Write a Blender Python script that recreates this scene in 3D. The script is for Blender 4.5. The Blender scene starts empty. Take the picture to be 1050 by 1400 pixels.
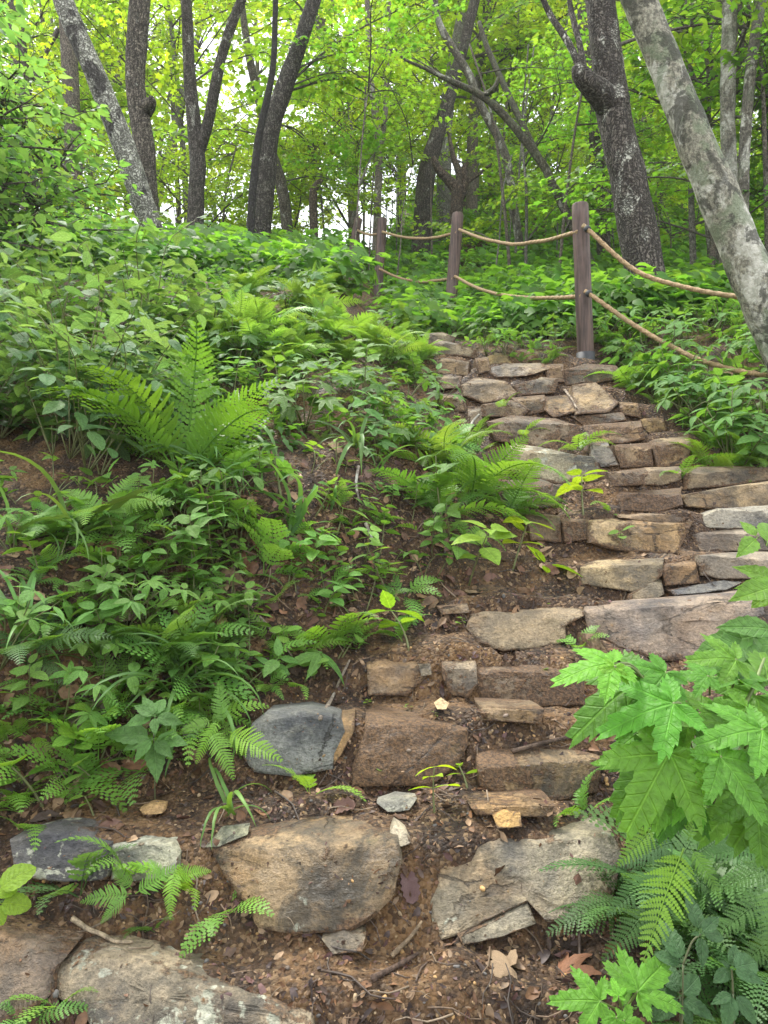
import bpy, math, random
import numpy as np
from mathutils import Matrix, Vector, Euler
from mathutils.bvhtree import BVHTree
random.seed(7); rng = np.random.default_rng(11)
S = bpy.context.scene
COL = S.collection
R = math.radians
# ------------------------------------------------------------------ camera, sky, sun, exposure
CZ, F = 1.55, 1037.0
cd = bpy.data.cameras.new('camera'); cam = bpy.data.objects.new('camera', cd); COL.objects.link(cam)
cam.location = (0, 0, CZ); cam.rotation_euler = (R(90), 0, 0)
cd.sensor_fit = 'VERTICAL'; cd.sensor_height = 36; cd.sensor_width = 27; cd.lens = 36*F/1400
cd.clip_start = 0.05; cd.clip_end = 1000
S.camera = cam
SUN_EL, SUN_AZ = 60, -32         # azimuth measured from +Y towards +X
W = bpy.data.worlds.new('World'); S.world = W; W.use_nodes = True
wn = W.node_tree.nodes; wl = W.node_tree.links
bg = wn['Background']
sky = wn.new('ShaderNodeTexSky'); sky.sky_type = 'NISHITA'; sky.sun_disc = False
sky.sun_elevation = R(SUN_EL); sky.sun_rotation = R(SUN_AZ); sky.dust_density = 3
mixw = wn.new('ShaderNodeMix'); mixw.data_type = 'RGBA'; mixw.inputs[0].default_value = 0.8
mixw.inputs[7].default_value = (11.0, 11.3, 11.6, 1)       # even bright cloud cover over the clear sky
wl.new(sky.outputs[0], mixw.inputs[6]); wl.new(mixw.outputs[2], bg.inputs[0])
bg.inputs[1].default_value = 0.07
sd = bpy.data.lights.new('sun', 'SUN'); sun = bpy.data.objects.new('sun', sd); COL.objects.link(sun)
sd.energy = 1.5; sd.angle = R(10); sd.color = (1, .96, .88)
sdir = Vector((math.sin(R(SUN_AZ))*math.cos(R(SUN_EL)), math.cos(R(SUN_AZ))*math.cos(R(SUN_EL)), math.sin(R(SUN_EL))))
sun.rotation_euler = sdir.to_track_quat('Z', 'Y').to_euler()
S.view_settings.view_transform = 'Standard'; S.view_settings.look = 'None'
S.view_settings.exposure = 2.12; S.view_settings.gamma = 1
S.view_settings.use_curve_mapping = False
S.render.engine = 'CYCLES'
S.cycles.max_bounces = 9; S.cycles.diffuse_bounces = 6; S.cycles.glossy_bounces = 2
S.cycles.transmission_bounces = 6; S.cycles.transparent_max_bounces = 4
S.cycles.use_denoising = True
S.cycles.caustics_reflective = False; S.cycles.caustics_refractive = False

# ------------------------------------------------------------------ small tools
def U(a, b): return random.uniform(a, b)
def hash3(i, j, k, s=0):
    n = (i.astype(np.int64)*374761393 + j.astype(np.int64)*668265263 + k.astype(np.int64)*2147483647 + s*974634733) & 0xffffffff
    n = ((n ^ (n >> 13))*1274126177) & 0xffffffff
    n = ((n ^ (n >> 16))*2246822519) & 0xffffffff
    return ((n ^ (n >> 15)) & 0xffff)/32767.5 - 1
def vnoise(p, s=0):
    p = np.asarray(p, float); f = np.floor(p); q = p-f; q = q*q*(3-2*q); f = f.astype(int)
    x, y, z = f[:, 0], f[:, 1], f[:, 2]; a, b, c = q[:, 0], q[:, 1], q[:, 2]; r = 0
    for dx in (0, 1):
        for dy in (0, 1):
            for dz in (0, 1):
                r = r + hash3(x+dx, y+dy, z+dz, s)*(a if dx else 1-a)*(b if dy else 1-b)*(c if dz else 1-c)
    return r
def fbm(p, oct=4, s=0):
    p = np.asarray(p, float); r = 0; a = 1
    for o in range(oct): r = r + a*vnoise(p*(2.03**o)+o*17.3, s+o); a *= .5
    return r
def sstep(a, b, x):
    t = np.clip((np.asarray(x, float)-a)/(b-a), 0, 1); return t*t*(3-2*t)
def unp(u, v, d): return Vector(((u-525)/F*d, d, CZ+(700-v)/F*d))
def ray(u, v): return Vector(((u-525)/F, 1, (700-v)/F))
def mk(name, V, Fs, mats=(), UV=None, tint=None, smooth=True, midx=None):
    me = bpy.data.meshes.new(name); V = np.asarray(V, float)
    Fs = [tuple(int(i) for i in f) for f in Fs] if not isinstance(Fs, np.ndarray) else Fs.tolist()
    me.from_pydata(V.tolist(), [], Fs)
    li = np.empty(len(me.loops), np.int32); me.loops.foreach_get('vertex_index', li)
    if UV is not None:
        l = me.uv_layers.new(name='UVMap'); l.data.foreach_set('uv', np.asarray(UV, np.float32)[li].ravel())
    t = np.ones((len(V), 4), np.float32)
    if tint is not None: t[:, :3] = tint
    a = me.color_attributes.new('tint', 'FLOAT_COLOR', 'POINT'); a.data.foreach_set('color', t.ravel())
    for m in mats: me.materials.append(m)
    if midx is not None: me.polygons.foreach_set('material_index', np.asarray(midx, np.int32))
    me.polygons.foreach_set('use_smooth', np.full(len(me.polygons), smooth))
    me.update(); return me
def link(name, data, parent=None, M=None, color=None):
    o = bpy.data.objects.new(name, data); COL.objects.link(o)
    if parent is not None: o.parent = parent
    if M is not None: o.matrix_basis = M
    if color is not None: o.color = (color[0], color[1], color[2], 1)
    return o
def tag(o, label=None, cat=None, group=None, kind=None):
    if label: o['label'] = label
    if cat: o['category'] = cat
    if group: o['group'] = group
    if kind: o['kind'] = kind
    return o
def TRS(loc, eul, s):
    return Matrix.LocRotScale(Vector(loc), Euler(eul), Vector((s, s, s)) if not hasattr(s, '__len__') else Vector(s))
def merge(tpl, Ms, tints=None):
    """many copies of one template (V, F, UV) as joined arrays; Ms is (K,4,4)"""
    V, Fs, UV = tpl; K = len(Ms); n = len(V)
    Vs = np.einsum('kij,nj->kni', Ms[:, :3, :3], V) + Ms[:, None, :3, 3]
    fa = [np.array(f) for f in Fs]
    F2 = []
    base = (np.arange(K)*n)
    by = {}
    for f in Fs: by.setdefault(len(f), []).append(f)
    for L, fl in by.items():
        F2 += (np.array(fl)[None] + base[:, None, None]).reshape(-1, L).tolist()
    T = np.repeat(tints if tints is not None else np.ones((K, 3)), n, axis=0)
    return Vs.reshape(-1, 3), F2, np.tile(UV, (K, 1)), T
def cat(parts):
    V, Fc, UV, T, MI = [], [], [], [], []; off = 0
    for v, f, uv, t, mi in parts:
        V.append(v); Fc += [tuple(np.add(x, off)) for x in f] if len(f) < 3000 else (
            [tuple(i+off for i in x) for x in f]); UV.append(uv); T.append(t); MI += [mi]*len(f); off += len(v)
    return np.vstack(V), Fc, np.vstack(UV), np.vstack(T), MI
def smooth_path(pts, n):
    P = [np.array(p, float) for p in pts]
    if len(P) == 2: return np.array([P[0]+(P[1]-P[0])*t for t in np.linspace(0, 1, n)])
    P = [2*P[0]-P[1]]+P+[2*P[-1]-P[-2]]; out = []
    m = len(P)-3
    for q in np.linspace(0, m-1e-6, n):
        i = int(q); t = q-i; a, b, c, d = P[i:i+4]
        out.append(.5*((2*b)+(-a+c)*t+(2*a-5*b+4*c-d)*t*t+(-a+3*b-3*c+d)*t**3))
    return np.array(out)
def tube(path, rad, sides=6, wob=0, seed=0, cap=True, lobes=0, twist=0, lobe_amp=.12):
    P = np.asarray(path, float); n = len(P); rad = np.broadcast_to(np.asarray(rad, float), (n,))
    T = np.gradient(P, axis=0); T /= np.linalg.norm(T, axis=1)[:, None]+1e-9
    a = np.array([1, 0, 0.]) if abs(T[0][0]) < .8 else np.array([0, 1., 0])
    N = np.cross(T[0], a); N /= np.linalg.norm(N); V = []; UV = []
    L = np.concatenate([[0], np.cumsum(np.linalg.norm(np.diff(P, axis=0), axis=1))])
    for i in range(n):
        N = N-T[i]*N.dot(T[i]); N /= np.linalg.norm(N); B = np.cross(T[i], N)
        for k in range(sides):
            th = 2*math.pi*k/sides; r = rad[i]
            if lobes: r *= 1+lobe_amp*math.cos(lobes*th+twist*L[i])
            V.append(P[i]+r*(math.cos(th)*N+math.sin(th)*B)); UV.append((k/sides, L[i]))
    V = np.array(V)
    if wob:
        C = np.repeat(P, sides, axis=0); D = V-C; rr = np.repeat(rad, sides)[:, None]
        q = V/np.array([1, 1, 3.0])
        nz = fbm(q*3.2/max(rad.max(), .05)*.12*4, 3, seed)*.6 + fbm(V*np.array([1, 1, .25])*1.4/max(rad.max(), .04)**.8, 2, seed+9)*.5
        V = C + D*(1+wob*nz[:, None])
    Fs = [(i*sides+k, i*sides+(k+1) % sides, (i+1)*sides+(k+1) % sides, (i+1)*sides+k) for i in range(n-1) for k in range(sides)]
    if cap: Fs += [tuple(range(sides))[::-1], tuple((n-1)*sides+k for k in range(sides))]
    return V, Fs, np.array(UV)

# ------------------------------------------------------------------ materials
class NT:
    def __init__(s, name):
        s.m = bpy.data.materials.new(name); s.m.use_nodes = True; s.t = s.m.node_tree; s.t.nodes.clear()
    def n(s, typ, ins=None, **kw):
        nd = s.t.nodes.new(typ)
        for k, v in kw.items(): setattr(nd, k, v)
        for k, v in (ins or {}).items():
            if isinstance(v, bpy.types.NodeSocket): s.t.links.new(v, nd.inputs[k])
            else: nd.inputs[k].default_value = v
        return nd
    def math(s, op, a, b=0.0, c=None, clamp=False):
        d = {0: a, 1: b}
        if c is not None: d[2] = c
        return s.n('ShaderNodeMath', d, operation=op, use_clamp=clamp).outputs[0]
    def mix(s, f, a, b, bt='MIX'):
        return s.n('ShaderNodeMix', {0: f, 6: a, 7: b}, data_type='RGBA', blend_type=bt).outputs[2]
    def noise(s, vec, sc, det=4, rough=.55, dist=0):
        return s.n('ShaderNodeTexNoise', {'Vector': vec, 'Scale': sc, 'Detail': det, 'Roughness': rough, 'Distortion': dist}).outputs[0]
    def ramp(s, f, lo, hi):
        return s.n('ShaderNodeMapRange', {0: f, 1: lo, 2: hi, 3: 0, 4: 1}, interpolation_type='SMOOTHSTEP').outputs[0]
    def attr(s, name, typ='OBJECT', out='Fac'):
        return s.n('ShaderNodeAttribute', attribute_name=name, attribute_type=typ).outputs[out]
    def out(s, sh):
        o = s.n('ShaderNodeOutputMaterial'); s.t.links.new(sh, o.inputs[0]); return s.m
    def bump(s, h, strength=.5, dist=.01, nrm=None):
        d = {'Strength': strength, 'Distance': dist, 'Height': h}
        if nrm is not None: d['Normal'] = nrm
        return s.n('ShaderNodeBump', d).outputs[0]
def c4(r, g, b): return (r, g, b, 1)

def leaf_mat(name, veins=True, trans=.42, rough=.42, spec=.45, tmul=(1.75, 1.55, .7)):
    t = NT(name); oi = t.n('ShaderNodeObjectInfo'); ti = t.attr('tint', 'GEOMETRY', 'Color')
    base = t.mix(1, oi.outputs['Color'], ti, 'MULTIPLY')
    geo = t.n('ShaderNodeNewGeometry'); tc = t.n('ShaderNodeTexCoord')
    nz = t.noise(tc.outputs['Object'], 9 if veins else 3, 3)
    base = t.mix(1, base, t.n('ShaderNodeMapRange', {0: nz, 1: .3, 2: .7, 3: .8, 4: 1.22}).outputs[0], 'MULTIPLY')
    nrm = None
    if veins:
        uv = t.n('ShaderNodeUVMap'); sp = t.n('ShaderNodeSeparateXYZ', {0: uv.outputs[0]})
        x, y = sp.outputs[0], sp.outputs[1]
        mid = t.math('SUBTRACT', 1, t.ramp(x, .004, .022))
        ph = t.math('FRACT', t.math('MULTIPLY', t.math('SUBTRACT', y, t.math('MULTIPLY', x, .75)), 7.0))
        tri = t.math('ABSOLUTE', t.math('SUBTRACT', ph, .5))
        side = t.math('SUBTRACT', 1, t.ramp(tri, .0, .11))
        side = t.math('MULTIPLY', side, t.math('SUBTRACT', 1, t.ramp(x, .25, .42)))
        v = t.math('MAXIMUM', mid, t.math('MULTIPLY', side, .6), clamp=True)
        lt = t.mix(1, base, c4(1.5, 1.4, 1.6), 'MULTIPLY')
        base = t.mix(t.math('MULTIPLY', v, .85), base, lt)
        # a few insect nibbles and tiny blemishes
        sp2 = t.ramp(t.noise(tc.outputs['Object'], 26, 2), .70, .76)
        base = t.mix(t.math('MULTIPLY', sp2, .5), base, c4(.22, .19, .05))
        nrm = t.bump(t.math('ADD', t.math('MULTIPLY', v, -.8), t.math('MULTIPLY', nz, 1.2)), .6, .006)
    d = {'Base Color': base, 'Roughness': rough, 'Specular IOR Level': spec}
    if nrm is not None: d['Normal'] = nrm
    p = t.n('ShaderNodeBsdfPrincipled', d)
    trc = t.mix(1, base, c4(*tmul), 'MULTIPLY')
    tr = t.n('ShaderNodeBsdfTranslucent', {0: trc})
    return t.out(t.n('ShaderNodeMixShader', {0: trans, 1: p.outputs[0], 2: tr.outputs[0]}).outputs[0])
M_LEAF = leaf_mat('leaf_green', True, .42, .52, .3)
M_FROND = leaf_mat('fern_green', False, .38, .5, .35)
M_CROWN = leaf_mat('tree_leaf', False, .58, .5, .3, (1.9, 1.9, .75))

def stem_mat():
    t = NT('plant_stem'); oi = t.n('ShaderNodeObjectInfo'); tc = t.n('ShaderNodeTexCoord')
    nz = t.noise(tc.outputs['Object'], 20)
    b = t.mix(1, oi.outputs['Color'], t.n('ShaderNodeMapRange', {0: nz, 1: .3, 2: .7, 3: .7, 4: 1.3}).outputs[0], 'MULTIPLY')
    return t.out(t.n('ShaderNodeBsdfPrincipled', {'Base Color': b, 'Roughness': .6}).outputs[0])
M_STEM = stem_mat()

def bark_mat():
    t = NT('bark'); oi = t.n('ShaderNodeObjectInfo')
    uv = t.n('ShaderNodeUVMap'); tc = t.n('ShaderNodeTexCoord'); pos = tc.outputs['Object']
    fur = t.attr('furrow')
    st = t.n('ShaderNodeVectorMath', {0: pos, 1: t.n('ShaderNodeCombineXYZ', {0: 1.0, 1: 1.0, 2: t.math('SUBTRACT', .95, t.math('MULTIPLY', fur, .77))}).outputs[0]}, operation='MULTIPLY').outputs[0]
    wv = t.noise(pos, 3, 3)
    warp = t.n('ShaderNodeVectorMath', {0: st, 1: t.n('ShaderNodeTexNoise', {'Vector': pos, 'Scale': 5.0, 'Detail': 3}).outputs[1]}, operation='MULTIPLY_ADD')
    warp.inputs[1].default_value = (.12, .12, .12)
    t.t.links.new(t.n('ShaderNodeTexNoise', {'Vector': pos, 'Scale': 5.0, 'Detail': 3}).outputs[1], warp.inputs[0]); t.t.links.new(st, warp.inputs[2])
    vor = t.n('ShaderNodeTexVoronoi', {'Vector': warp.outputs[0], 'Scale': 15.0}, feature='DISTANCE_TO_EDGE').outputs[0]
    fine = t.noise(st, 60, 5, .7)
    gap = t.math('MULTIPLY', t.math('SUBTRACT', 1, t.ramp(t.math('ADD', vor, t.math('MULTIPLY', t.math('SUBTRACT', fine, .5), .35)), .03, .26)), fur)
    base = t.mix(t.ramp(fine, .35, .68), t.mix(1, oi.outputs['Color'], c4(.55, .55, .55), 'MULTIPLY'), t.mix(1, oi.outputs['Color'], c4(1.6, 1.6, 1.55), 'MULTIPLY'))
    # lichen blotches: pale, with a soft inner grain, plus a greenish second kind
    big = t.noise(t.n('ShaderNodeMapping', {0: pos, 3: (1, 1, .55)}).outputs[0], 5.5, 6, .62, .4)
    lich = t.attr('lichen')
    th = t.math('SUBTRACT', .72, t.math('MULTIPLY', lich, .40))
    lm = t.n('ShaderNodeMapRange', {0: big, 1: th, 2: t.math('ADD', th, .06), 3: 0, 4: 1}, interpolation_type='SMOOTHSTEP').outputs[0]
    lcol = t.mix(t.ramp(t.noise(pos, 40, 4), .35, .65), c4(.36, .36, .29), c4(.58, .57, .49))
    base = t.mix(t.math('MULTIPLY', lm, .88), base, lcol)
    g = t.ramp(t.noise(pos, 7, 5, .6), .50, .60)
    base = t.mix(t.math('MULTIPLY', g, t.attr('moss')), base, c4(.16, .20, .12))
    dk = t.ramp(t.noise(pos, 6, 8, .72, .6), .51, .58)
    base = t.mix(t.math('MULTIPLY', dk, t.attr('blotch')), base, c4(.045, .045, .035))
    base = t.mix(t.math('MULTIPLY', gap, .85), base, c4(.022, .018, .014))
    h = t.math('SUBTRACT', t.math('ADD', t.math('MULTIPLY', fine, .5), t.math('MULTIPLY', lm, .15)), t.math('MULTIPLY', gap, 1.0))
    nrm = t.bump(h, .8, .02)
    return t.out(t.n('ShaderNodeBsdfPrincipled', {'Base Color': base, 'Roughness': .85, 'Specular IOR Level': .25, 'Normal': nrm}).outputs[0])
M_BARK = bark_mat()

def soil_mat():
    t = NT('forest_soil'); tc = t.n('ShaderNodeTexCoord'); p = tc.outputs['Object']
    a = t.noise(p, 2.2, 6, .6); b = t.noise(p, 14, 6, .65); c = t.noise(p, 75, 5, .7)
    col = t.mix(t.ramp(b, .35, .65), c4(.024, .014, .008), c4(.085, .047, .023))
    col = t.mix(t.math('MULTIPLY', t.ramp(t.math('ADD', t.math('MULTIPLY', a, .7), t.math('MULTIPLY', b, .3)), .49, .62), .8), col, c4(.18, .10, .040))
    col = t.mix(t.math('MULTIPLY', t.ramp(c, .52, .72), .55), col, c4(.17, .10, .055))
    v = t.n('ShaderNodeTexVoronoi', {'Vector': p, 'Scale': 120.0, 'Randomness': 1.0})
    vs = t.n('ShaderNodeSeparateXYZ', {0: v.outputs[1]})
    col = t.mix(t.math('MULTIPLY', t.ramp(vs.outputs[0], .8, .9), .6), col, c4(.26, .17, .09))
    col = t.mix(t.math('MULTIPLY', t.ramp(vs.outputs[1], .70, .85), .6), col, c4(.022, .014, .010))
    h = t.math('ADD', t.math('MULTIPLY', c, .6), t.math('ADD', t.math('MULTIPLY', b, .8), t.math('MULTIPLY', v.outputs[0], -.5)))
    wet = t.n('ShaderNodeMapRange', {0: t.noise(p, 6, 4), 1: .4, 2: .65, 3: .88, 4: .5}).outputs[0]
    return t.out(t.n('ShaderNodeBsdfPrincipled', {'Base Color': col, 'Roughness': wet, 'Specular IOR Level': .35, 'Normal': t.bump(h, 1.0, .02)}).outputs[0])
M_SOIL = soil_mat()

def stone_mat():
    t = NT('stone'); oi = t.n('ShaderNodeObjectInfo'); tc = t.n('ShaderNodeTexCoord'); p = tc.outputs['Object']
    rnd = t.math('MULTIPLY', oi.outputs['Random'], 50)
    off = t.n('ShaderNodeVectorMath', {0: p, 1: t.n('ShaderNodeCombineXYZ', {0: rnd, 1: rnd, 2: rnd}).outputs[0]}, operation='ADD').outputs[0]
    # bedding grain: stretched noise along a tilted direction
    rot = t.n('ShaderNodeMapping', {0: off, 2: (.3, .5, .2), 3: (1, 1, 2.4)}).outputs[0]
    a = t.noise(off, 5, 6, .6, .3); b = t.noise(rot, 16, 6, .68); c = t.noise(off, 130, 4, .75); big = t.noise(off, 2.6, 5, .6)
    oc = oi.outputs['Color']
    col = t.mix(t.ramp(a, .34, .66), t.mix(1, oc, c4(.36, .36, .39), 'MULTIPLY'), t.mix(1, oc, c4(1.4, 1.32, 1.15), 'MULTIPLY'))
    col = t.mix(t.math('MULTIPLY', t.ramp(b, .48, .72), .5), col, t.mix(1, oc, c4(1.7, 1.5, 1.15), 'MULTIPLY'))
    gr = t.n('ShaderNodeMapRange', {0: c, 1: .3, 2: .7, 3: .55, 4: 1.5}).outputs[0]
    col = t.mix(1, col, gr, 'MULTIPLY')
    # rusty staining
    rust = t.math('MULTIPLY', t.ramp(big, .48, .62), t.attr('rust'))
    col = t.mix(rust, col, t.mix(1, c4(.28, .155, .055), gr, 'MULTIPLY'))
    # dark algae
    alg = t.math('MULTIPLY', t.ramp(t.noise(off, 7, 7, .72, .5), .46, .58), t.attr('algae'))
    col = t.mix(t.math('MULTIPLY', alg, .8), col, c4(.030, .030, .024))
    # lichen rosettes
    ln = t.math('ADD', t.math('MULTIPLY', t.noise(off, 9, 6, .66, .4), .75), t.math('MULTIPLY', t.noise(off, 40, 3), .25))
    th = t.math('SUBTRACT', .74, t.math('MULTIPLY', t.attr('lichen'), .34))
    lm = t.n('ShaderNodeMapRange', {0: ln, 1: th, 2: t.math('ADD', th, .035), 3: 0, 4: 1}, interpolation_type='SMOOTHSTEP').outputs[0]
    lcol = t.mix(t.ramp(t.noise(off, 60, 3), .35, .65), c4(.20, .205, .15), c4(.40, .40, .31))
    col = t.mix(t.math('MULTIPLY', lm, .9), col, lcol)
    # soil washed onto the stone, thickest in patches
    so = t.math('ADD', t.math('MULTIPLY', t.noise(off, 6, 6, .7), .7), t.math('MULTIPLY', t.noise(off, 45, 4), .3))
    suv = t.n('ShaderNodeSeparateXYZ', {0: t.n('ShaderNodeUVMap').outputs[0]})
    edge = t.math('MULTIPLY', t.ramp(suv.outputs[0], .62, 1.05), t.math('ADD', .09, t.math('MULTIPLY', t.math('SUBTRACT', 1, suv.outputs[1]), .10)))
    ths = t.math('SUBTRACT', t.math('SUBTRACT', .70, t.math('MULTIPLY', t.attr('soil'), .34)), edge)
    sm = t.n('ShaderNodeMapRange', {0: so, 1: ths, 2: t.math('ADD', ths, .08), 3: 0, 4: 1}, interpolation_type='SMOOTHSTEP').outputs[0]
    scol = t.mix(t.ramp(c, .38, .66), c4(.040, .022, .011), c4(.16, .088, .040))
    col = t.mix(t.math('MULTIPLY', sm, .9), col, scol)
    ms = t.math('MULTIPLY', t.ramp(t.noise(off, 11, 5, .7), .60, .70), t.attr('moss'))
    col = t.mix(ms, col, c4(.045, .075, .015))
    crk = t.n('ShaderNodeTexVoronoi', {'Vector': t.n('ShaderNodeMapping', {0: off, 2: (.4, .2, .9), 3: (1, 1, 2.2)}).outputs[0], 'Scale': 3.6}, feature='DISTANCE_TO_EDGE').outputs[0]
    cr = t.math('MULTIPLY', t.math('SUBTRACT', 1, t.ramp(t.math('ADD', crk, t.math('MULTIPLY', t.math('SUBTRACT', b, .5), .22)), .0, .014)), t.ramp(big, .5, .6))
    col = t.mix(t.math('MULTIPLY', cr, .6), col, c4(.03, .025, .02))
    h = t.math('ADD', t.math('MULTIPLY', a, 1.2), t.math('ADD', t.math('MULTIPLY', b, .7), t.math('MULTIPLY', c, .28)))
    h = t.math('SUBTRACT', h, t.math('MULTIPLY', cr, .8)); h = t.math('ADD', h, t.math('MULTIPLY', sm, .25))
    wet = t.n('ShaderNodeMapRange', {0: t.noise(off, 8, 4), 1: .38, 2: .62, 3: .42, 4: .8}).outputs[0]
    return t.out(t.n('ShaderNodeBsdfPrincipled', {'Base Color': col, 'Roughness': wet, 'Specular IOR Level': .4, 'Normal': t.bump(h, 1.0, .024)}).outputs[0])
M_STONE = stone_mat()

def litter_mat(name, rough=.6):
    t = NT(name); ti = t.attr('tint', 'GEOMETRY', 'Color'); oi = t.n('ShaderNodeObjectInfo'); tc = t.n('ShaderNodeTexCoord')
    nz = t.noise(tc.outputs['Object'], 70, 4)
    b = t.mix(1, t.mix(1, ti, oi.outputs['Color'], 'MULTIPLY'), t.n('ShaderNodeMapRange', {0: nz, 1: .3, 2: .7, 3: .6, 4: 1.35}).outputs[0], 'MULTIPLY')
    return t.out(t.n('ShaderNodeBsdfPrincipled', {'Base Color': b, 'Roughness': rough, 'Specular IOR Level': .4, 'Normal': t.bump(nz, .5, .004)}).outputs[0])
M_LITTER = litter_mat('dead_leaf'); M_PEBBLE = litter_mat('pebble_stone', .7)

def post_mat():
    t = NT('brown_post_wood'); tc = t.n('ShaderNodeTexCoord'); p = tc.outputs['Object']
    st = t.n('ShaderNodeMapping', {0: p, 3: (1, 1, .06)}).outputs[0]
    g = t.noise(st, 60, 5, .65); w = t.noise(p, 5, 4)
    col = t.mix(t.ramp(g, .35, .65), c4(.040, .024, .018), c4(.125, .078, .060))
    col = t.mix(t.math('MULTIPLY', t.ramp(w, .5, .7), .5), col, c4(.13, .095, .08))
    col = t.mix(t.math('MULTIPLY', t.ramp(t.noise(p, 14, 4), .62, .72), .4), col, c4(.05, .06, .03))
    return t.out(t.n('ShaderNodeBsdfPrincipled', {'Base Color': col, 'Roughness': .65, 'Normal': t.bump(g, .8, .008)}).outputs[0])
M_POST = post_mat()
def rope_mat():
    t = NT('rope_fibre'); tc = t.n('ShaderNodeTexCoord'); p = tc.outputs['Object']
    g = t.noise(p, 90, 4, .7); w = t.noise(p, 4, 3)
    col = t.mix(t.ramp(g, .35, .7), c4(.20, .125, .06), c4(.42, .29, .15))
    col = t.mix(t.math('MULTIPLY', t.ramp(w, .45, .7), .45), col, c4(.19, .16, .08))
    return t.out(t.n('ShaderNodeBsdfPrincipled', {'Base Color': col, 'Roughness': .8, 'Normal': t.bump(g, .6, .004)}).outputs[0])
M_ROPE = rope_mat()
def plain_mat(name, col, rough=.5, metal=0):
    t = NT(name); tc = t.n('ShaderNodeTexCoord'); nz = t.noise(tc.outputs['Object'], 30, 4)
    b = t.mix(1, c4(*col), t.n('ShaderNodeMapRange', {0: nz, 1: .3, 2: .7, 3: .7, 4: 1.3}).outputs[0], 'MULTIPLY')
    return t.out(t.n('ShaderNodeBsdfPrincipled', {'Base Color': b, 'Roughness': rough, 'Metallic': metal}).outputs[0])
M_SLEEVE = plain_mat('grey_sleeve', (.035, .036, .038), .6)

# ------------------------------------------------------------------ terrain
KY = [-150, -12, -4, 0, 4.9, 7.5, 10, 12, 14, 16, 22, 34, 60, 200]
KZ = [-14, -5.5, -2.0, 0, 2.55, 3.5, 4.50, 5.5, 6.6, 7.7, 10.9, 16.0, 18.0, 19.0]
def base_z(y): return np.interp(y, KY, KZ)
def v_to_y(v):   # depth of the base slope seen at image row v
    ys = np.linspace(.6, 20, 4000); vs = 700-F*(base_z(ys)-CZ)/ys
    return np.interp(-v, -vs, ys)
EV = [1500, 1400, 1290, 1200, 1140, 1040, 980, 930, 880, 830, 780, 700, 650, 600, 550, 500, 470, 440]
EL = [-60, -40, -20, 0, 20, 320, 400, 480, 560, 620, 700, 740, 690, 650, 620, 590, 570, 540]
ER = [840, 840, 850, 860, 850, 850, 870, 930, 1010, 1040, 1060, 1080, 1020, 960, 890, 830, 720, 640]
EY = np.array([float(v_to_y(v)) for v in EV])
XL = (np.array(EL)-525)/F*EY; XR = (np.array(ER)-525)/F*EY
def xl(y): return np.interp(y, EY, XL)
def xr(y): return np.interp(y, EY, XR)
ROWS = [1440, 1288, 1085, 962, 888, 820, 755, 697, 660, 634, 604, 575, 548, 525, 505, 485, 468, 452]
RY = [float(v_to_y(v)) for v in ROWS]
sy, sz = [-5], [float(base_z(-5))]
for i in range(len(RY)-1):
    y0, y1 = RY[i], RY[i+1]; z0, z1 = float(base_z(y0)), float(base_z(y1))
    sy += [y0, y0+.34*(y1-y0)]; sz += [z0-.02, z0+.80*(z1-z0)]
sy += [RY[-1], 300]; sz += [float(base_z(RY[-1])), float(base_z(RY[-1]))]
def path_mask(x, y):
    e = .12
    m = sstep(-e, e, x-xl(y))*sstep(-e, e, xr(y)-x)
    return m*sstep(.5, .9, y)*(1-sstep(4.9, 5.3, y))
def H(x, y, fine=True):
    x = np.asarray(x, float); y = np.asarray(y, float)
    z = base_z(y)
    z = z + path_mask(x, y)*(np.interp(y, sy, sz)-z)
    l = xl(y)-x; fade = sstep(-1, .9, y)
    z = z + fade*(.36*sstep(-.05, .75, l) + .06*np.clip(l, 0, 6)*1.0)*(1-sstep(9, 14, y)*.3)
    r = x-xr(y)
    z = z + fade*(.12*sstep(0, .8, r)+.05*np.clip(r-.4, 0, 10))
    # the left half of the hill rolls over a crest, the right half keeps rising
    w = sstep(-2.6, .8, x-.03*(y-10))
    over = np.clip(y-10.2, 0, None)
    z = z - (1-w)*(base_z(y)-base_z(np.minimum(y, 10.2)) + .10*np.minimum(over, 25))
    P = np.stack([x, y, np.zeros_like(x)], -1).reshape(-1, 3)
    n = .05*fbm(P*1.3, 3, 3).reshape(x.shape)
    if fine: n = n + .020*fbm(P*6.5, 3, 5).reshape(x.shape) + .007*fbm(P*28, 2, 8).reshape(x.shape)
    return z + n*sstep(.2, .8, np.abs(y)+.2)
def axis(a, b, fine, lo, hi, g=1.13):
    c = list(np.arange(a, b, fine)); s = fine
    while c[-1] < hi: s *= g; c.append(c[-1]+s)
    s = fine
    while c[0] > lo: s *= g; c.insert(0, c[0]-s)
    return np.array(c)
gx = axis(-1.7, 2.3, .0155, -170, 170); gy = axis(.75, 5.6, .0155, -150, 190, 1.09)
GX, GY = np.meshgrid(gx, gy); GZ = H(GX, GY)
nx, ny = len(gx), len(gy)
idx = np.arange(nx*ny).reshape(ny, nx)
GF = np.stack([idx[:-1, :-1], idx[:-1, 1:], idx[1:, 1:], idx[1:, :-1]], -1).reshape(-1, 4)
def bvh_of(V, Fs): return BVHTree.FromPolygons([tuple(v) for v in V], [tuple(f) for f in Fs])
GV = np.stack([GX, GY, GZ], -1).reshape(-1, 3)
sub = (slice(None, None, 1))
BV0 = bvh_of(GV.tolist(), GF.tolist())
ORI = Vector((0, 0, CZ))
def hit(u, v, bv=None):
    r = (bv or BV0).ray_cast(ORI, ray(u, v).normalized())
    return (r[0], r[1]) if r[0] is not None else (None, None)
def gz(x, y): return float(H(np.array([x]), np.array([y]))[0])

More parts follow.
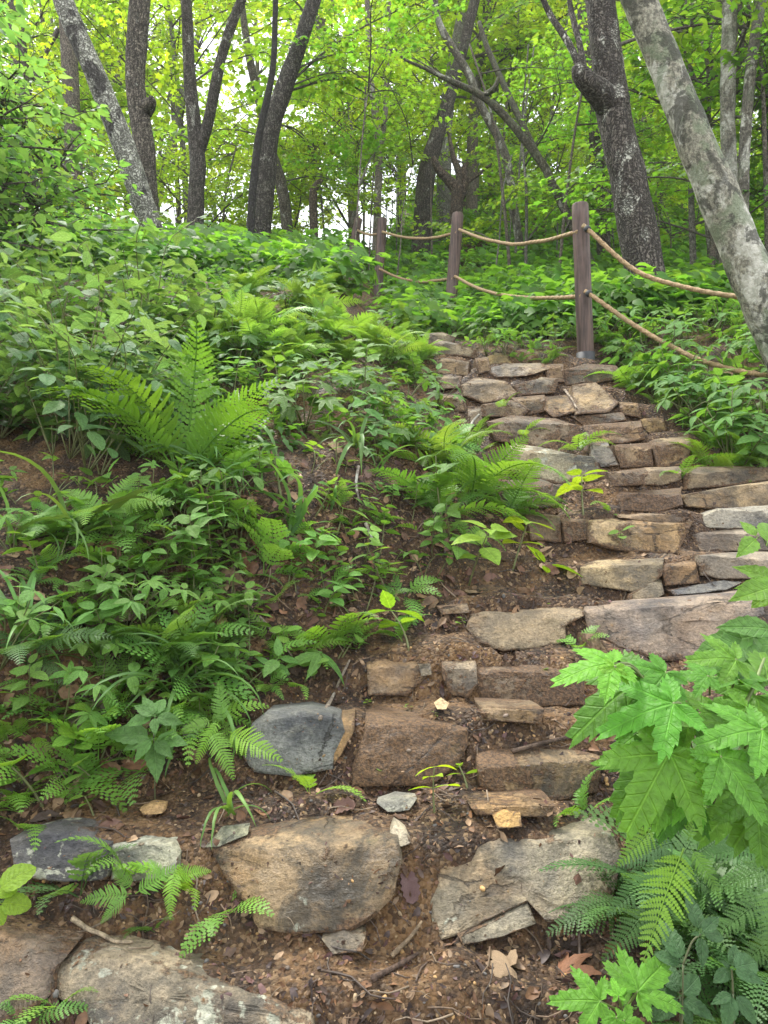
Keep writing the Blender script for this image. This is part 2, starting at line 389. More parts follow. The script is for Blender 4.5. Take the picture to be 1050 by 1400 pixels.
# ------------------------------------------------------------------ stones of the steps
TAN = (.27, .215, .14); GREY = (.21, .205, .185); BROWN = (.20, .145, .085); BLUE = (.145, .16, .17); DARK = (.085, .075, .065); OCH = (.30, .20, .09)
# outline in photo pixels, tilt of the face (deg), thickness (m), colour, lichen, soil, rust, algae, moss, label
ST = [
 ([(68,1335),(75,1318),(105,1306),(155,1308),(215,1328),(260,1340),(330,1368),(375,1382),(425,1402),(430,1450),(150,1450),(110,1380),(72,1362)],52,.14,(.205,.175,.13),.60,.18,.25,.75,0,'long tan slab mottled with grey lichen'),
 ([(-60,1275),(0,1282),(55,1298),(90,1308),(72,1330),(66,1362),(35,1390),(-60,1410)],50,.14,(.13,.10,.075),.3,.3,.4,.6,0,'dark brown grained stone'),
 ([(12,1150),(60,1139),(90,1141),(150,1154),(152,1180),(146,1203),(90,1206),(45,1203),(18,1182)],35,.12,(.085,.085,.09),.58,.10,0,.4,0,'dark slate stone with white lichen edge'),
 ([(150,1156),(190,1153),(234,1155),(243,1172),(240,1196),(190,1207),(149,1203),(153,1180)],35,.12,(.22,.225,.18),.66,.10,0,.2,0,'pale lichen covered stone'),
 ([(283,1160),(330,1143),(430,1127),(500,1130),(545,1145),(550,1180),(540,1225),(515,1255),(480,1275),(400,1279),(350,1270),(335,1240),(300,1195)],38,.20,(.185,.14,.088),.34,.30,.55,.85,.25,'big rust brown boulder with dark band'),
 ([(598,1155),(640,1160),(668,1145),(740,1150),(800,1142),(840,1139),(853,1170),(842,1225),(820,1255),(748,1260),(722,1232),(695,1244),(628,1276),(600,1285),(590,1262),(580,1230),(590,1205)],42,.16,(.215,.195,.15),.44,.16,.4,.6,0,'large flat grey stone'),
 ([(626,1282),(697,1248),(722,1236),(734,1262),(690,1280),(632,1293)],42,.12,(.19,.175,.14),.15,.2,.2,.35,0,None),
 ([(343,990),(365,972),(420,969),(465,980),(472,1000),(457,1030),(455,1052),(400,1063),(345,1056),(330,1035)],33,.16,(.112,.12,.12),.28,.08,0,.3,0,'blue grey stone'),
 ([(455,980),(485,975),(484,1000),(468,1030),(456,1048),(452,1020)],33,.12,(.20,.13,.06),.1,.4,.5,.2,.3,None),
 ([(500,980),(520,975),(600,985),(640,998),(641,1020),(625,1050),(590,1075),(480,1076),(480,1050),(495,1010)],38,.18,(.17,.12,.07),.1,.72,.5,.4,.1,None),
 ([(653,1033),(680,1021),(780,1023),(822,1036),(823,1050),(818,1085),(770,1096),(690,1093),(655,1076)],14,.16,(.20,.145,.08),.15,.55,.4,.75,0,'dark faced block with pale worn top edge'),
 ([(503,906),(530,900),(570,905),(581,925),(556,950),(505,949)],36,.14,(.21,.165,.115),.2,.35,.5,.3,.2,None),
 ([(572,908),(588,908),(590,922),(576,924)],36,.06,(.20,.18,.14),.3,.2,.2,.3,.3,None),
 ([(605,905),(650,903),(652,935),(640,952),(618,950),(607,930)],30,.16,(.22,.18,.13),.4,.35,.2,.3,.1,None),
 ([(652,905),(720,908),(770,918),(796,930),(796,962),(740,966),(660,958),(650,935)],30,.18,(.17,.125,.085),.25,.70,.2,.4,0,None),
 ([(643,858),(650,840),(668,828),(760,826),(797,826),(795,842),(772,856),(772,876),(735,883),(690,889),(655,879)],38,.16,(.255,.205,.14),.2,.12,.4,.25,.1,'broad flat tan stone'),
 ([(808,830),(850,825),(900,820),(1000,812),(1038,806),(1042,840),(990,862),(965,897),(905,902),(850,885),(815,868)],40,.20,(.225,.185,.155),.25,.10,.25,.45,0,'large dark faced slab with tan edge'),
 ([(798,776),(820,768),(906,764),(904,786),(880,806),(862,808),(850,806),(798,797)],36,.16,(.27,.215,.13),.2,.12,.5,.25,0,None),
 ([(862,812),(904,790),(908,812),(885,824),(860,820)],36,.10,(.22,.19,.14),.2,.25,.3,.3,0,None),
 ([(808,713),(850,703),(946,712),(936,735),(925,756),(850,752),(808,742)],34,.18,(.25,.19,.11),.15,.34,.5,.55,0,'ochre stone with dark patch'),
 ([(768,708),(804,706),(806,737),(772,740)],34,.14,(.10,.075,.05),.1,.6,.2,.5,0,None),
 ([(965,705),(985,695),(1070,690),(1070,720),(1000,722),(966,720)],30,.20,(.21,.20,.175),.3,.08,.1,.3,0,None),
 ([(950,730),(972,722),(1070,723),(1070,752),(955,753)],24,.20,(.205,.175,.14),.2,.12,.2,.35,0,None),
 ([(958,760),(1000,756),(1070,755),(1070,790),(990,791),(962,786)],28,.20,(.21,.18,.145),.2,.12,.2,.35,0,None),
 ([(918,806),(990,793),(1012,796),(992,806),(925,812)],45,.12,(.24,.235,.215),.3,.1,0,.2,0,None),
 ([(935,676),(1000,665),(1065,656),(1065,690),(985,695),(945,691)],28,.20,(.25,.19,.115),.15,.12,.4,.35,0,None),
 ([(845,671),(930,668),(933,690),(900,700),(850,697)],26,.20,(.12,.085,.055),.15,.60,.2,.5,0,None),
 ([(832,646),(880,640),(881,662),(838,664)],26,.18,(.19,.14,.095),.1,.5,.3,.3,0,None),
 ([(882,640),(930,638),(931,655),(905,663),(883,662)],26,.18,(.22,.17,.115),.1,.2,.3,.3,0,None),
 ([(695,616),(705,606),(760,615),(810,625),(823,650),(820,657),(765,660),(720,653),(700,641)],24,.16,(.20,.185,.13),.55,.08,.2,.55,.1,'pale plank of stone spotted with lichen'),
 ([(698,656),(740,655),(766,665),(768,690),(740,694),(703,682)],20,.18,(.09,.08,.055),.1,.4,.1,.5,.6,None),
 ([(668,577),(700,568),(760,572),(790,580),(796,602),(740,611),(680,601)],24,.20,(.165,.13,.095),.2,.3,.2,.45,.1,None),
 ([(785,527),(815,524),(846,549),(832,562),(789,566)],45,.14,(.25,.185,.105),.1,.2,.5,.2,0,'bright ochre stone below the post'),
 ([(745,542),(775,540),(791,563),(757,569),(745,560)],45,.14,(.22,.155,.08),.1,.3,.5,.3,0,None),
 ([(806,606),(830,604),(846,635),(822,637),(808,625)],40,.12,(.22,.205,.18),.15,.1,.1,.2,0,None),
 ([(800,581),(875,575),(881,600),(850,606),(805,604)],34,.18,(.20,.145,.09),.1,.45,.3,.3,0,None),
 ([(840,608),(890,605),(893,636),(850,638)],26,.18,(.185,.135,.085),.1,.45,.3,.3,0,None),
 ([(896,601),(941,597),(946,612),(936,635),(901,638)],26,.20,(.20,.15,.09),.1,.3,.4,.45,0,None),
 ([(875,573),(905,569),(913,588),(886,592)],34,.14,(.26,.18,.085),.1,.2,.6,.2,0,None),
 ([(782,568),(850,563),(856,575),(800,581)],34,.16,(.16,.125,.085),.2,.3,.2,.4,0,None),
 ([(632,527),(650,515),(690,520),(706,536),(700,546),(660,551),(635,541)],34,.20,(.21,.165,.11),.2,.15,.3,.35,.2,None),
 ([(662,506),(690,496),(737,496),(747,505),(720,513),(680,516)],40,.18,(.22,.185,.135),.2,.1,.2,.5,0,None),
 ([(703,527),(740,515),(763,518),(758,537),(710,540)],34,.18,(.20,.16,.105),.2,.2,.2,.4,.1,None),
 ([(590,470),(600,464),(650,476),(653,490),(600,483)],26,.18,(.21,.175,.12),.25,.1,.2,.4,.1,None),
 ([(580,456),(605,454),(622,462),(616,471),(584,469)],30,.18,(.16,.135,.09),.2,.2,.2,.5,.1,None),
 ([(603,488),(642,494),(641,513),(598,509)],36,.18,(.21,.17,.115),.2,.2,.3,.3,.1,None),
 ([(596,512),(632,514),(628,530),(600,532)],36,.18,(.20,.16,.11),.2,.2,.3,.3,.2,None),
 ([(770,506),(800,497),(842,499),(852,515),(815,523),(775,526)],28,.22,(.11,.095,.065),.2,.3,.1,.5,.5,'mossy rounded stone at the foot of the nearest post'),
 ([(667,487),(678,482),(692,484),(699,496),(668,498)],34,.14,(.30,.225,.11),.1,.1,.6,.2,0,None),
 ([(660,553),(702,546),(724,560),(712,570),(660,568)],34,.16,(.18,.14,.095),.15,.3,.2,.4,.2,None),
 ([(640,560),(660,556),(658,580),(642,584)],30,.16,(.15,.125,.09),.2,.3,.1,.4,.3,None),
 ([(598,829),(638,825),(641,837),(605,840)],36,.10,(.19,.155,.11),.1,.3,.3,.3,.1,None),
 ([(515,1098),(540,1090),(570,1092),(560,1108),(530,1110)],58,.05,(.23,.23,.20),.5,.1,0,.2,.2,None),
 ([(440,1285),(470,1272),(500,1278),(495,1300),(455,1305)],50,.08,(.24,.20,.14),.2,.3,.3,.2,.1,None),
]
SL = [  # loose stones beside the steps, each a thing of its own
 ([(90,818),(130,806),(178,825),(172,850),(120,858),(98,842)],38,.2,(.19,.165,.12),.35,.1,.2,.45,.4,'mossy tan rock poking out of the left bank under dry grass','rock'),
 ([(85,968),(120,956),(156,950),(152,975),(130,1000),(86,1002)],40,.2,(.17,.15,.11),.25,.15,.2,.4,.3,'grey brown rock among ferns low on the left bank','rock'),
 ([(246,985),(268,974),(278,990),(272,1010),(250,1008)],40,.14,(.20,.205,.19),.5,.05,0,.3,.2,'small pale grey rock beside the ferns left of the blue grey stone','rock'),
 ([(280,1158),(300,1135),(340,1130),(338,1140),(300,1158)],55,.03,(.20,.21,.15),.4,.1,0,.3,.3,'thin green grey flake lying on top of the big rust brown boulder','rock'),
 ([(675,1118),(690,1108),(712,1112),(714,1130),(680,1132)],50,.06,(.31,.20,.08),0,.2,.5,0,0,'yellow ochre lump of rock above the large flat grey stone','rock'),
 ([(594,962),(604,955),(614,962),(610,970),(598,970)],45,.03,(.40,.32,.20),0,0,.2,0,0,'small round buff pebble on the soil tread','pebble'),
 ([(190,1106),(205,1099),(224,1102),(222,1112),(196,1114)],50,.04,(.36,.24,.12),0,.05,.3,0,0,'flat buff chip of rock on the soil above the pale lichen stone','rock'),
 ([(538,1126),(555,1138),(562,1152),(548,1158),(532,1140)],50,.05,(.30,.27,.21),.2,.1,.1,0,0,'small pale chip at the right end of the rust brown boulder','rock'),
]
for pl_, cc_ in (([(745,499),(770,497),(772,521),(749,523)],(.13,.10,.07)),([(598,538),(632,541),(640,563),(606,561)],(.17,.135,.09)),([(846,549),(872,551),(877,572),(852,566)],(.19,.13,.07)),([(905,772),(950,766),(957,796),(912,800)],(.12,.085,.055)),
 ([(650,490),(667,488),(672,507),(655,510)],(.17,.135,.09)),([(720,702),(765,705),(768,740),(727,738)],(.11,.08,.05)),([(802,868),(815,868),(832,890),(850,902),(812,906)],(.13,.095,.06)),([(655,965),(700,968),(745,970),(740,990),(660,985)],(.14,.10,.06)),
 ([(840,700),(905,702),(942,707),(925,716),(850,708)],(.17,.12,.075)),([(700,543),(744,540),(746,562),(722,566)],(.15,.115,.07)),([(940,640),(1000,636),(1060,640),(1060,655),(1000,663),(938,668)],(.14,.11,.075)),([(640,1098),(700,1100),(760,1102),(750,1118),(650,1114)],(.16,.11,.06))):
    ST.append((pl_, 30, .16, cc_, .1, .35, .4, .4, .1, None))
ST = [([(sum(q[0] for q in r[0])/len(r[0])+(p[0]-sum(q[0] for q in r[0])/len(r[0]))*1.06, sum(q[1] for q in r[0])/len(r[0])+(p[1]-sum(q[1] for q in r[0])/len(r[0]))*1.06) for p in r[0]],)+tuple(r[1:]) if r[0][0][1] < 920 else r for r in ST]
steps_root = bpy.data.objects.new('stone_steps', None); COL.objects.link(steps_root)
tag(steps_root, 'flight of rough stone and earth steps climbing the wooded slope', 'steps', None, 'structure')
CARVE = []; STV = []; STF = []; so = 0
def in_poly(px, py, poly):
    c = np.zeros(px.shape, bool); n = len(poly)
    for i in range(n):
        x1, y1 = poly[i]; x2, y2 = poly[(i+1) % n]
        if y1 == y2: continue
        c ^= ((y1 > py) != (y2 > py)) & (px < (x2-x1)*(py-y1)/(y2-y1)+x1)
    return c
def make_stone(poly, tilt, thick, seed, fr):
    P = np.array(poly, float); c = P.mean(0)
    uc, vb = c[0], P[:, 1].max(); vt = P[:, 1].min()
    h, _ = hit(uc, c[1]*.35+vb*.65)
    e = R(tilt); nx_ = U(-.12, .12); n = Vector((nx_, -math.cos(e), math.sin(e))).normalized()
    p0 = h + n*.022
    vl = vt+fr*(vb-vt); elev = math.degrees(math.atan((700-vl)/F)); e2 = R(max(tilt+12, min(76, 90-elev-14)))
    n2 = Vector((nx_*.5, -math.cos(e2), math.sin(e2))).normalized(); sl = U(-.08, .08)
    def plane(u, v, p, nn_):
        d = ray(u, v); return ORI+d*((p-ORI).dot(nn_)/d.dot(nn_))
    def on_plane(u, v):
        vh = vl+sl*(u-uc)
        if v >= vh or fr <= 0: return plane(u, v, p0, n)
        return plane(u, v, plane(u, vh, p0, n), n2)
    Q = []; m = len(P)
    for i in range(m):
        a, b = P[i], P[(i+1) % m]; k = min(max(2, int(np.linalg.norm(b-a)/7)), 12)
        for j in range(k): Q.append(a+(b-a)*j/k)
    Q = np.array(Q); k = len(Q)
    nz = fbm(np.stack([Q[:, 0]*.05, Q[:, 1]*.05, np.full(k, seed*3.1)], -1), 3, seed)
    Q = c+(Q-c)*(1+.014*nz[:, None])
    O = np.array([on_plane(*q) for q in Q]); C = O.mean(0); nn = np.array(n)
    back = np.array([0, 1, -.10]); back /= np.linalg.norm(back)
    sc = np.linalg.norm(O-C, axis=1).mean(); bev = min(.010, sc*.07)
    rings = [C+(O-C)*.92+back*thick, C+(O-C)*.99+back*thick*.6, O+back*(bev*1.6)]
    fr_ = [1, 1, 1]
    for f, dz in ((1-.3*bev/sc, .5), (1-1.0*bev/sc, .06), (.87, 0), (.76, 0), (.65, 0), (.54, 0), (.43, 0), (.32, 0), (.20, 0), (.10, 0)):
        rings.append(np.array([on_plane(*(c+(q-c)*f)) for q in Q])-nn*bev*dz); fr_.append(f)
    V = np.vstack(rings+[np.array([on_plane(*c)])])
    zz = (V[:, 2]-O[:, 2].min())/max(1e-3, O[:, 2].max()-O[:, 2].min())
    SUV = np.stack([np.concatenate([np.repeat(fr_, k), [0]]), np.clip(zz, 0, 1)], -1)
    q = V*(.9/max(sc, .05))
    lum = fbm(q*1.1+seed, 4, seed); cell = np.floor(fbm(q*.9+seed*2, 2, seed+4)*3)/3
    w = np.ones(len(V)); w[:2*k] = .4
    V = V + nn*((lum*.45+cell*.75)*min(sc, .2)*.075*w)[:, None]
    V += (fbm(V*40, 2, seed+2)*.0022)[:, None]*nn
    Fs = []; nr = len(rings)
    for r in range(nr-1):
        for i in range(k): Fs.append((r*k+i, r*k+(i+1) % k, (r+1)*k+(i+1) % k, (r+1)*k+i))
    ce = nr*k
    Fs += [((nr-1)*k+i, (nr-1)*k+(i+1) % k, ce) for i in range(k)]
    Fs.append(tuple(range(k))[::-1])
    CARVE.append((np.array([c+(p-c)*.95 for p in P]), np.array(p0), nn, vl if fr > 0 else -1e9, np.array(plane(uc, vl, p0, n)), np.array(n2)))
    return V, Fs, Vector(C), SUV
def stone_obj(row, name, parent, seed):
    global so
    ys = [q[1] for q in row[0]]; mid = sum(ys)/len(ys)
    til, fr = row[1], 0.0
    if til < 44 and parent is not None and seed not in (6, 7, 3, 4):
        fr = {11: .30, 5: .20, 8: .10, 10: .16}.get(seed, .24); til = til if til < 24 else max(20, til-10)
    V, Fs, C, SUV = make_stone(row[0], til, row[2], seed, fr)
    # outline orientation: make faces point outward
    STV.append(V); STF.extend([tuple(i+so for i in f) for f in Fs]); so += len(V)
    me = mk(name, V-np.array(C), Fs, [M_STONE], SUV, None, True)
    import bmesh
    bm = bmesh.new(); bm.from_mesh(me); bmesh.ops.recalc_face_normals(bm, faces=bm.faces); bm.to_mesh(me); bm.free()
    try: me.set_sharp_from_angle(angle=R(32))
    except Exception: pass
    o = link(name, me, parent, Matrix.Translation(C), row[3])
    for k, nm in zip(range(4, 9), ('lichen', 'soil', 'rust', 'algae', 'moss')): o[nm] = float(row[k])+(.30 if nm == 'soil' and mid < 640 else .17 if nm == 'soil' and mid < 960 else .10 if nm == 'soil' else 0)
    return o
for i, row in enumerate(ST):
    o = stone_obj(row, 'stone', steps_root, i+1)
    if row[9]: o['label'] = row[9]
for i, row in enumerate(SL):
    tag(stone_obj(row, row[10], None, 100+i), row[9], row[10])

# carve the soil behind the stone faces, then build the ground
gu = 525+F*GV[:, 0]/np.maximum(GV[:, 1], .05); gv_ = 700-F*(GV[:, 2]-CZ)/np.maximum(GV[:, 1], .05)
for poly, p0, n, vl, p2, n2 in CARVE:
    lo, hi = poly.min(0), poly.max(0)
    s = np.where((gu > lo[0]) & (gu < hi[0]) & (gv_ > lo[1]) & (gv_ < hi[1]) & (GV[:, 1] > .3) & (np.abs(GV[:, 1]-p0[1]) < 1.0))[0]
    if not len(s): continue
    s = s[in_poly(gu[s], gv_[s], poly)]
    zp = p0[2]-((GV[s, 0]-p0[0])*n[0]+(GV[s, 1]-p0[1])*n[1])/n[2]
    z2 = p2[2]-((GV[s, 0]-p2[0])*n2[0]+(GV[s, 1]-p2[1])*n2[1])/n2[2]
    zp = np.where(gv_[s] < vl, z2, zp)
    GV[s, 2] = np.minimum(GV[s, 2], zp-.025)
gme = mk('ground', GV, GF, [M_SOIL])
tag(link('ground', gme), 'brown forest soil of the wooded hillside', 'ground', None, 'structure')
BV = bvh_of(GV.tolist()+np.vstack(STV).tolist(), GF.tolist()+[tuple(i+len(GV) for i in f) for f in STF])
BVG = bvh_of(GV.tolist(), GF.tolist())

# ------------------------------------------------------------------ leaf, frond and stem shapes (length 1 along +Y, upper side +Z)
def leaf_ovate(W=.5, n=12, serr=.0, fold=.18, droop=.25, a=.65, b=1.0, cols=5, pet=.0):
    t = np.linspace(0, 1, n+1); w = t**a*(1-t)**b; w /= w.max(); V = []; UV = []
    ss = np.linspace(-1, 1, cols)
    for i, ti in enumerate(t):
        for s in ss:
            ww = W/2*w[i]
            if abs(s) == 1 and serr: ww *= 1+serr*(1 if i % 2 else -1)
            x = s*ww; z = fold*abs(x)-droop*ti*ti - .35*fold*abs(x)*abs(s) + .012*math.sin(7*ti+s*3)
            V.append((x, ti+pet, z)); UV.append((abs(x), ti))
    Fs = [(i*cols+j, i*cols+j+1, (i+1)*cols+j+1, (i+1)*cols+j) for i in range(n) for j in range(cols-1)]
    V = np.array(V); UV = np.array(UV)
    if pet:
        v2, f2, uv2 = tube(np.array([(0, -.02, 0), (0, pet*.5, .02), (0, pet+.03, 0)]), .010, 4, cap=False)
        Fs += [tuple(i+len(V) for i in f) for f in f2]; V = np.vstack([V, v2]); UV = np.vstack([UV, np.full((len(v2), 2), (.0, .5))])
    return V, Fs, UV
def leaf_palm(lobes, nth=121, rings=6, thmax=160, serr=.075, k=70, droop=.22, fold=.25, floor=.42):
    th = np.radians(np.linspace(-thmax, thmax, nth)); V = [(0, 0, 0)]; UV = [(0, 0)]
    r = np.zeros(nth); best = np.zeros(nth, int)
    for li, (a, L, hw) in enumerate(lobes):
        x = np.abs(th-R(a))/R(hw); f = np.where(x < 1, L*(floor+(1-floor)*(1-np.clip(x, 0, 1)**1.05)), L*floor*.9*np.clip(1.4-x*.4, 0, 1))
        best = np.where(f > r, li, best); r = np.maximum(r, f)
    saw = (np.arange(nth) % 3)/2.0-.5
    r = r*(1+serr*saw*2)
    for q in range(1, rings+1):
        f = q/rings
        for i in range(nth):
            rr = r[i]*f; a, L, hw = lobes[best[i]]; da = th[i]-R(a)
            x = rr*math.sin(da); t = rr*math.cos(da)/L
            z = fold*min(abs(x), .16)*(1-.5*f) - droop*rr*rr + .02*math.sin(5*th[i]+rr*6)
            V.append((rr*math.sin(th[i]), rr*math.cos(th[i]), z)); UV.append((abs(x)/L, max(t, 0)))
    Fs = [(0, 1+i+1, 1+i) for i in range(nth-1)]
    for q in range(rings-1):
        for i in range(nth-1): Fs.append((1+q*nth+i, 1+q*nth+i+1, 1+(q+1)*nth+i+1, 1+(q+1)*nth+i))
    return np.array(V), Fs, np.array(UV)
HOP5 = [(0, 1, 28), (-52, .80, 26), (52, .80, 26), (-108, .50, 31), (108, .50, 31)]
HOP3 = [(0, 1, 31), (-58, .76, 29), (58, .76, 29), (-120, .46, 36), (120, .46, 36)]
MAP5 = [(0, 1, 26), (-48, .92, 25), (48, .92, 25), (-100, .66, 27), (100, .66, 27)]
MAP7 = [(0, 1, 22), (-38, .95, 21), (38, .95, 21), (-78, .85, 22), (78, .85, 22), (-122, .55, 24), (122, .55, 24)]
def frond(N=20, M=8, L0=.16, up=62, down=-30, pin=.27, droopp=.25, seed=0, plen=.36, lean=68, curl=.0, simple=False):
    rd = np.random.default_rng(seed); n = 26
    t = np.linspace(0, 1, n); ang = np.radians(up+(down-up)*t**1.15)
    side = np.cumsum(rd.normal(0, .012, n))
    P = np.zeros((n, 3)); ds = 1/(n-1)
    for i in range(1, n):
        P[i] = P[i-1]+ds*np.array([side[i], math.cos(ang[i]), math.sin(ang[i])])
    V, Fs, UV = tube(P, np.linspace(.008, .0025, n), 4, cap=False)
    V = list(V); nv = len(V)
    def addv(p): V.append(p); return len(V)-1
    for i in range(N):
        tt = L0+(1-L0)*(i+.3)/N; q = tt*(n-1); j = min(int(q), n-2); f = q-j
        p = P[j]*(1-f)+P[j+1]*f; T = P[j+1]-P[j]; T /= np.linalg.norm(T)
        Nn = np.array([0, -T[2], T[1]]); Nn /= np.linalg.norm(Nn)
        s = (tt-L0)/(1-L0); pl = pin*(min(1, .55+1.8*s))*(1-s)**.8*(1+rd.normal(0, .06))+.012
        for sg in (-1, 1):
            la = R(lean-14*s+rd.normal(0, 4)); dr = droopp*(1+rd.normal(0, .3))
            D = sg*np.array([1, 0, 0])*math.sin(la)+T*math.cos(la); D = D+Nn*.10; D /= np.linalg.norm(D)
            Mx = max(3, int(M*(.35+.65*pl/pin)))
            ax = np.cross(Nn, D); ax /= np.linalg.norm(ax)
            for m in range(Mx+1):
                sm = m/Mx
                bp = p+D*pl*sm-Nn*dr*pl*sm*sm+T*.08*pl*sm*sm
                if m == Mx: continue
                wl_ = (1-L0)/N*plen*(1-sm)**.55*(.7+.3*min(1, sm*6+.3))*min(1, .45+1.1*pl/pin); st_ = pl/Mx
                for s2 in (-1, 1):
                    dd = ax*s2*.9+D*.42; dd /= np.linalg.norm(dd)
                    a = addv(bp); e = addv(bp+D*st_-Nn*dr*.5*st_); b = addv(bp+dd*wl_*.95+D*st_*.15-Nn*.12*wl_); c = addv(bp+dd*wl_*.55+D*st_*.95+Nn*.05*wl_)
                    Fs.append((a, e, c, b) if s2*sg > 0 else (a, b, c, e))
    V = np.array(V); UV = np.vstack([UV, np.full((len(V)-nv, 2), .5)])
    return V, Fs, UV
def blade(W=.035, up=75, down=-60, n=12, seed=0):
    rd = np.random.default_rng(seed); t = np.linspace(0, 1, n); ang = np.radians(up+(down-up)*t**1.3); P = np.zeros((n, 3))
    for i in range(1, n): P[i] = P[i-1]+np.array([rd.normal(0, .05), math.cos(ang[i]), math.sin(ang[i])])/(n-1)
    V = []; UV = []
    for i in range(n):
        w = W/2*min(1, 4*t[i]+.5)*(1-t[i]**3)+.001; N = np.array([0, -math.sin(ang[i]), math.cos(ang[i])])
        for s in (-1, 0, 1): V.append(P[i]+np.array([s*w, 0, 0])+N*(abs(s)*w*.5)); UV.append((.5, t[i]))
    Fs = [(i*3+j, i*3+j+1, i*3+4+j, i*3+3+j) for i in range(n-1) for j in (0, 1)]
    return np.array(V), Fs, np.array(UV)
def tplmesh(name, tpl, mat): return mk(name, tpl[0], tpl[1], [mat], tpl[2])
OV = [tplmesh('leaf_ovate', leaf_ovate(W=w, serr=s, fold=f, droop=d, pet=.12, b=b), M_LEAF) for w, s, f, d, b in ((.5, .07, .3, .22, 1.15), (.58, .06, .2, .35, 1.0), (.46, .08, .35, .12, 1.2), (.62, .05, .15, .30, .9))]
RO = [tplmesh('leaf_round', leaf_ovate(W=w, serr=.04, fold=.15, droop=d, a=.5, b=.6, pet=.2), M_LEAF) for w, d in ((.78, .2), (.85, .3))]
LANCE = [tplmesh('leaf_lance', leaf_ovate(W=w, serr=s, fold=.3, droop=d, a=.6, b=1.1, pet=.04), M_LEAF) for w, s, d in ((.34, .0, .3), (.30, .07, .2), (.38, .05, .45))]
HOPM = [tplmesh('leaf_lobed', leaf_palm(l, droop=d, floor=fl), M_LEAF) for l, d, fl in ((HOP5, .18, .40), (HOP3, .28, .44), (HOP5, .34, .44), (HOP3, .12, .40))]
MAPM = [tplmesh('leaf_maple', leaf_palm(l, 61, 3, 140, .05, 30, d, .2, fl), M_LEAF) for l, d, fl in ((MAP5, .2, .42), (MAP7, .3, .4), (HOP3, .25, .5))]
FR = [tplmesh('frond', frond(23, 9, .18, u, dn, .25, dp, i, .62), M_FROND) for i, (u, dn, dp) in enumerate(((76, -10, .2), (66, -35, .3), (82, 15, .15), (55, -30, .3)))]
FRS = [tplmesh('frond_short', frond(13, 6, .14, u, dn, .21, .2, 10+i, .60), M_FROND) for i, (u, dn) in enumerate(((55, -40), (70, -15), (40, -50)))]
FRF = [tplmesh('frond_flat', frond(17, 11, .08, u, dn, .27, .18, 20+i, .60), M_FROND) for i, (u, dn) in enumerate(((18, -22), (10, -40)))]
SPR = [tplmesh('frond_feathery', frond(10, 5, .22, u, dn, .30, .2, 30+i, .62, 60), M_FROND) for i, (u, dn) in enumerate(((50, -30), (66, -5)))]
BL = [tplmesh('blade', blade(w, u, d, seed=i), M_FROND) for i, (w, u, d) in enumerate(((.05, 75, -60), (.045, 82, -25), (.06, 65, -75), (.05, 50, -70)))]
def stem_mesh(pts, r0, r1, n=8, sides=5): 
    v, f, uv = tube(smooth_path(pts, n), np.linspace(r0, r1, n), sides); return mk('stem', v, f, [M_STEM], uv)

# plant recipes: lists of (part name, mesh, local matrix, colour multiplier or None for stem colour)
def rec_herb(meshes, nodes, per, h, leaf, pitch=(-5, 25), seed=0, top_big=True):
    rd = random.Random(seed); lean = rd.uniform(.05, .35); az = rd.uniform(0, 6.28)
    pts = [(math.cos(az)*lean*h*t*t, math.sin(az)*lean*h*t*t, h*t) for t in (0, .35, .7, 1)]
    rec = [('stem', stem_mesh(pts, .0035*max(1, h*4), .0015, 7), Matrix(), None)]
    P = smooth_path(pts, 50); ph = rd.uniform(0, 6.28)
    for k in range(nodes):
        t = .35+.65*(k+1)/nodes if nodes > 1 else 1
        p = P[min(49, int(t*49))]
        sz = leaf*(1.0 if nodes == 1 else (.75+.35*math.sin(math.pi*min(1, .25+.6*k/max(1, nodes-1)))))*rd.uniform(.8, 1.2)
        cnt = per if k < nodes-1 else per+rd.choice((0, 1))
        for j in range(cnt):
            a = ph+k*1.57+6.283*j/cnt+rd.uniform(-.25, .25)
            rec.append(('leaf', rd.choice(meshes), TRS(p, (R(rd.uniform(*pitch)), R(rd.uniform(-14, 14)), a), sz*rd.uniform(.8, 1.1)), (rd.uniform(.82, 1.18),)))
    return rec
def rec_compound(meshes, stalks, h, leaf, n=3, seed=0):
    rd = random.Random(seed); rec = []
    for s in range(stalks):
        az = 6.283*s/stalks+rd.uniform(-.5, .5); sp = rd.uniform(.25, .6)*h; hh = h*rd.uniform(.65, 1.1)
        pts = [(0, 0, 0), (math.cos(az)*sp*.4, math.sin(az)*sp*.4, hh*.6), (math.cos(az)*sp, math.sin(az)*sp, hh)]
        rec.append(('stem', stem_mesh(pts, .003, .0015, 6, 4), Matrix(), None))
        for j in range(n):
            a = az-1.5708+((j-(n-1)/2)*R(75 if n <= 3 else 55))+rd.uniform(-.15, .15)
            sz = leaf*(1 if j == n//2 else .85)*rd.uniform(.85, 1.15)
            rec.append(('leaf', rd.choice(meshes), TRS(pts[-1], (R(rd.uniform(-25, 12)), R(rd.uniform(-12, 12)), a), sz), (rd.uniform(.82, 1.18),)))
    return rec
def rec_fern(meshes, n, L, spread=360, seed=0, pitch=(-12, 12)):
    rd = random.Random(seed); rec = []
    for k in range(n):
        a = R(spread)*(k/n-.5)+rd.uniform(-.3, .3)
        rec.append(('frond', rd.choice(meshes), TRS((0, 0, 0), (R(rd.uniform(*pitch)), R(rd.uniform(-15, 15)), a), L*rd.uniform(.7, 1.1)), (rd.uniform(.8, 1.2),)))
    return rec
def rec_sedge(n, L, seed=0):
    rd = random.Random(seed)
    return [('blade', rd.choice(BL), TRS((rd.uniform(-.02, .02), rd.uniform(-.02, .02), 0), (R(rd.uniform(-25, 12)), R(rd.uniform(-10, 10)), rd.uniform(0, 6.28)), L*rd.uniform(.6, 1.1)), (rd.uniform(.75, 1.2),)) for _ in range(n)]
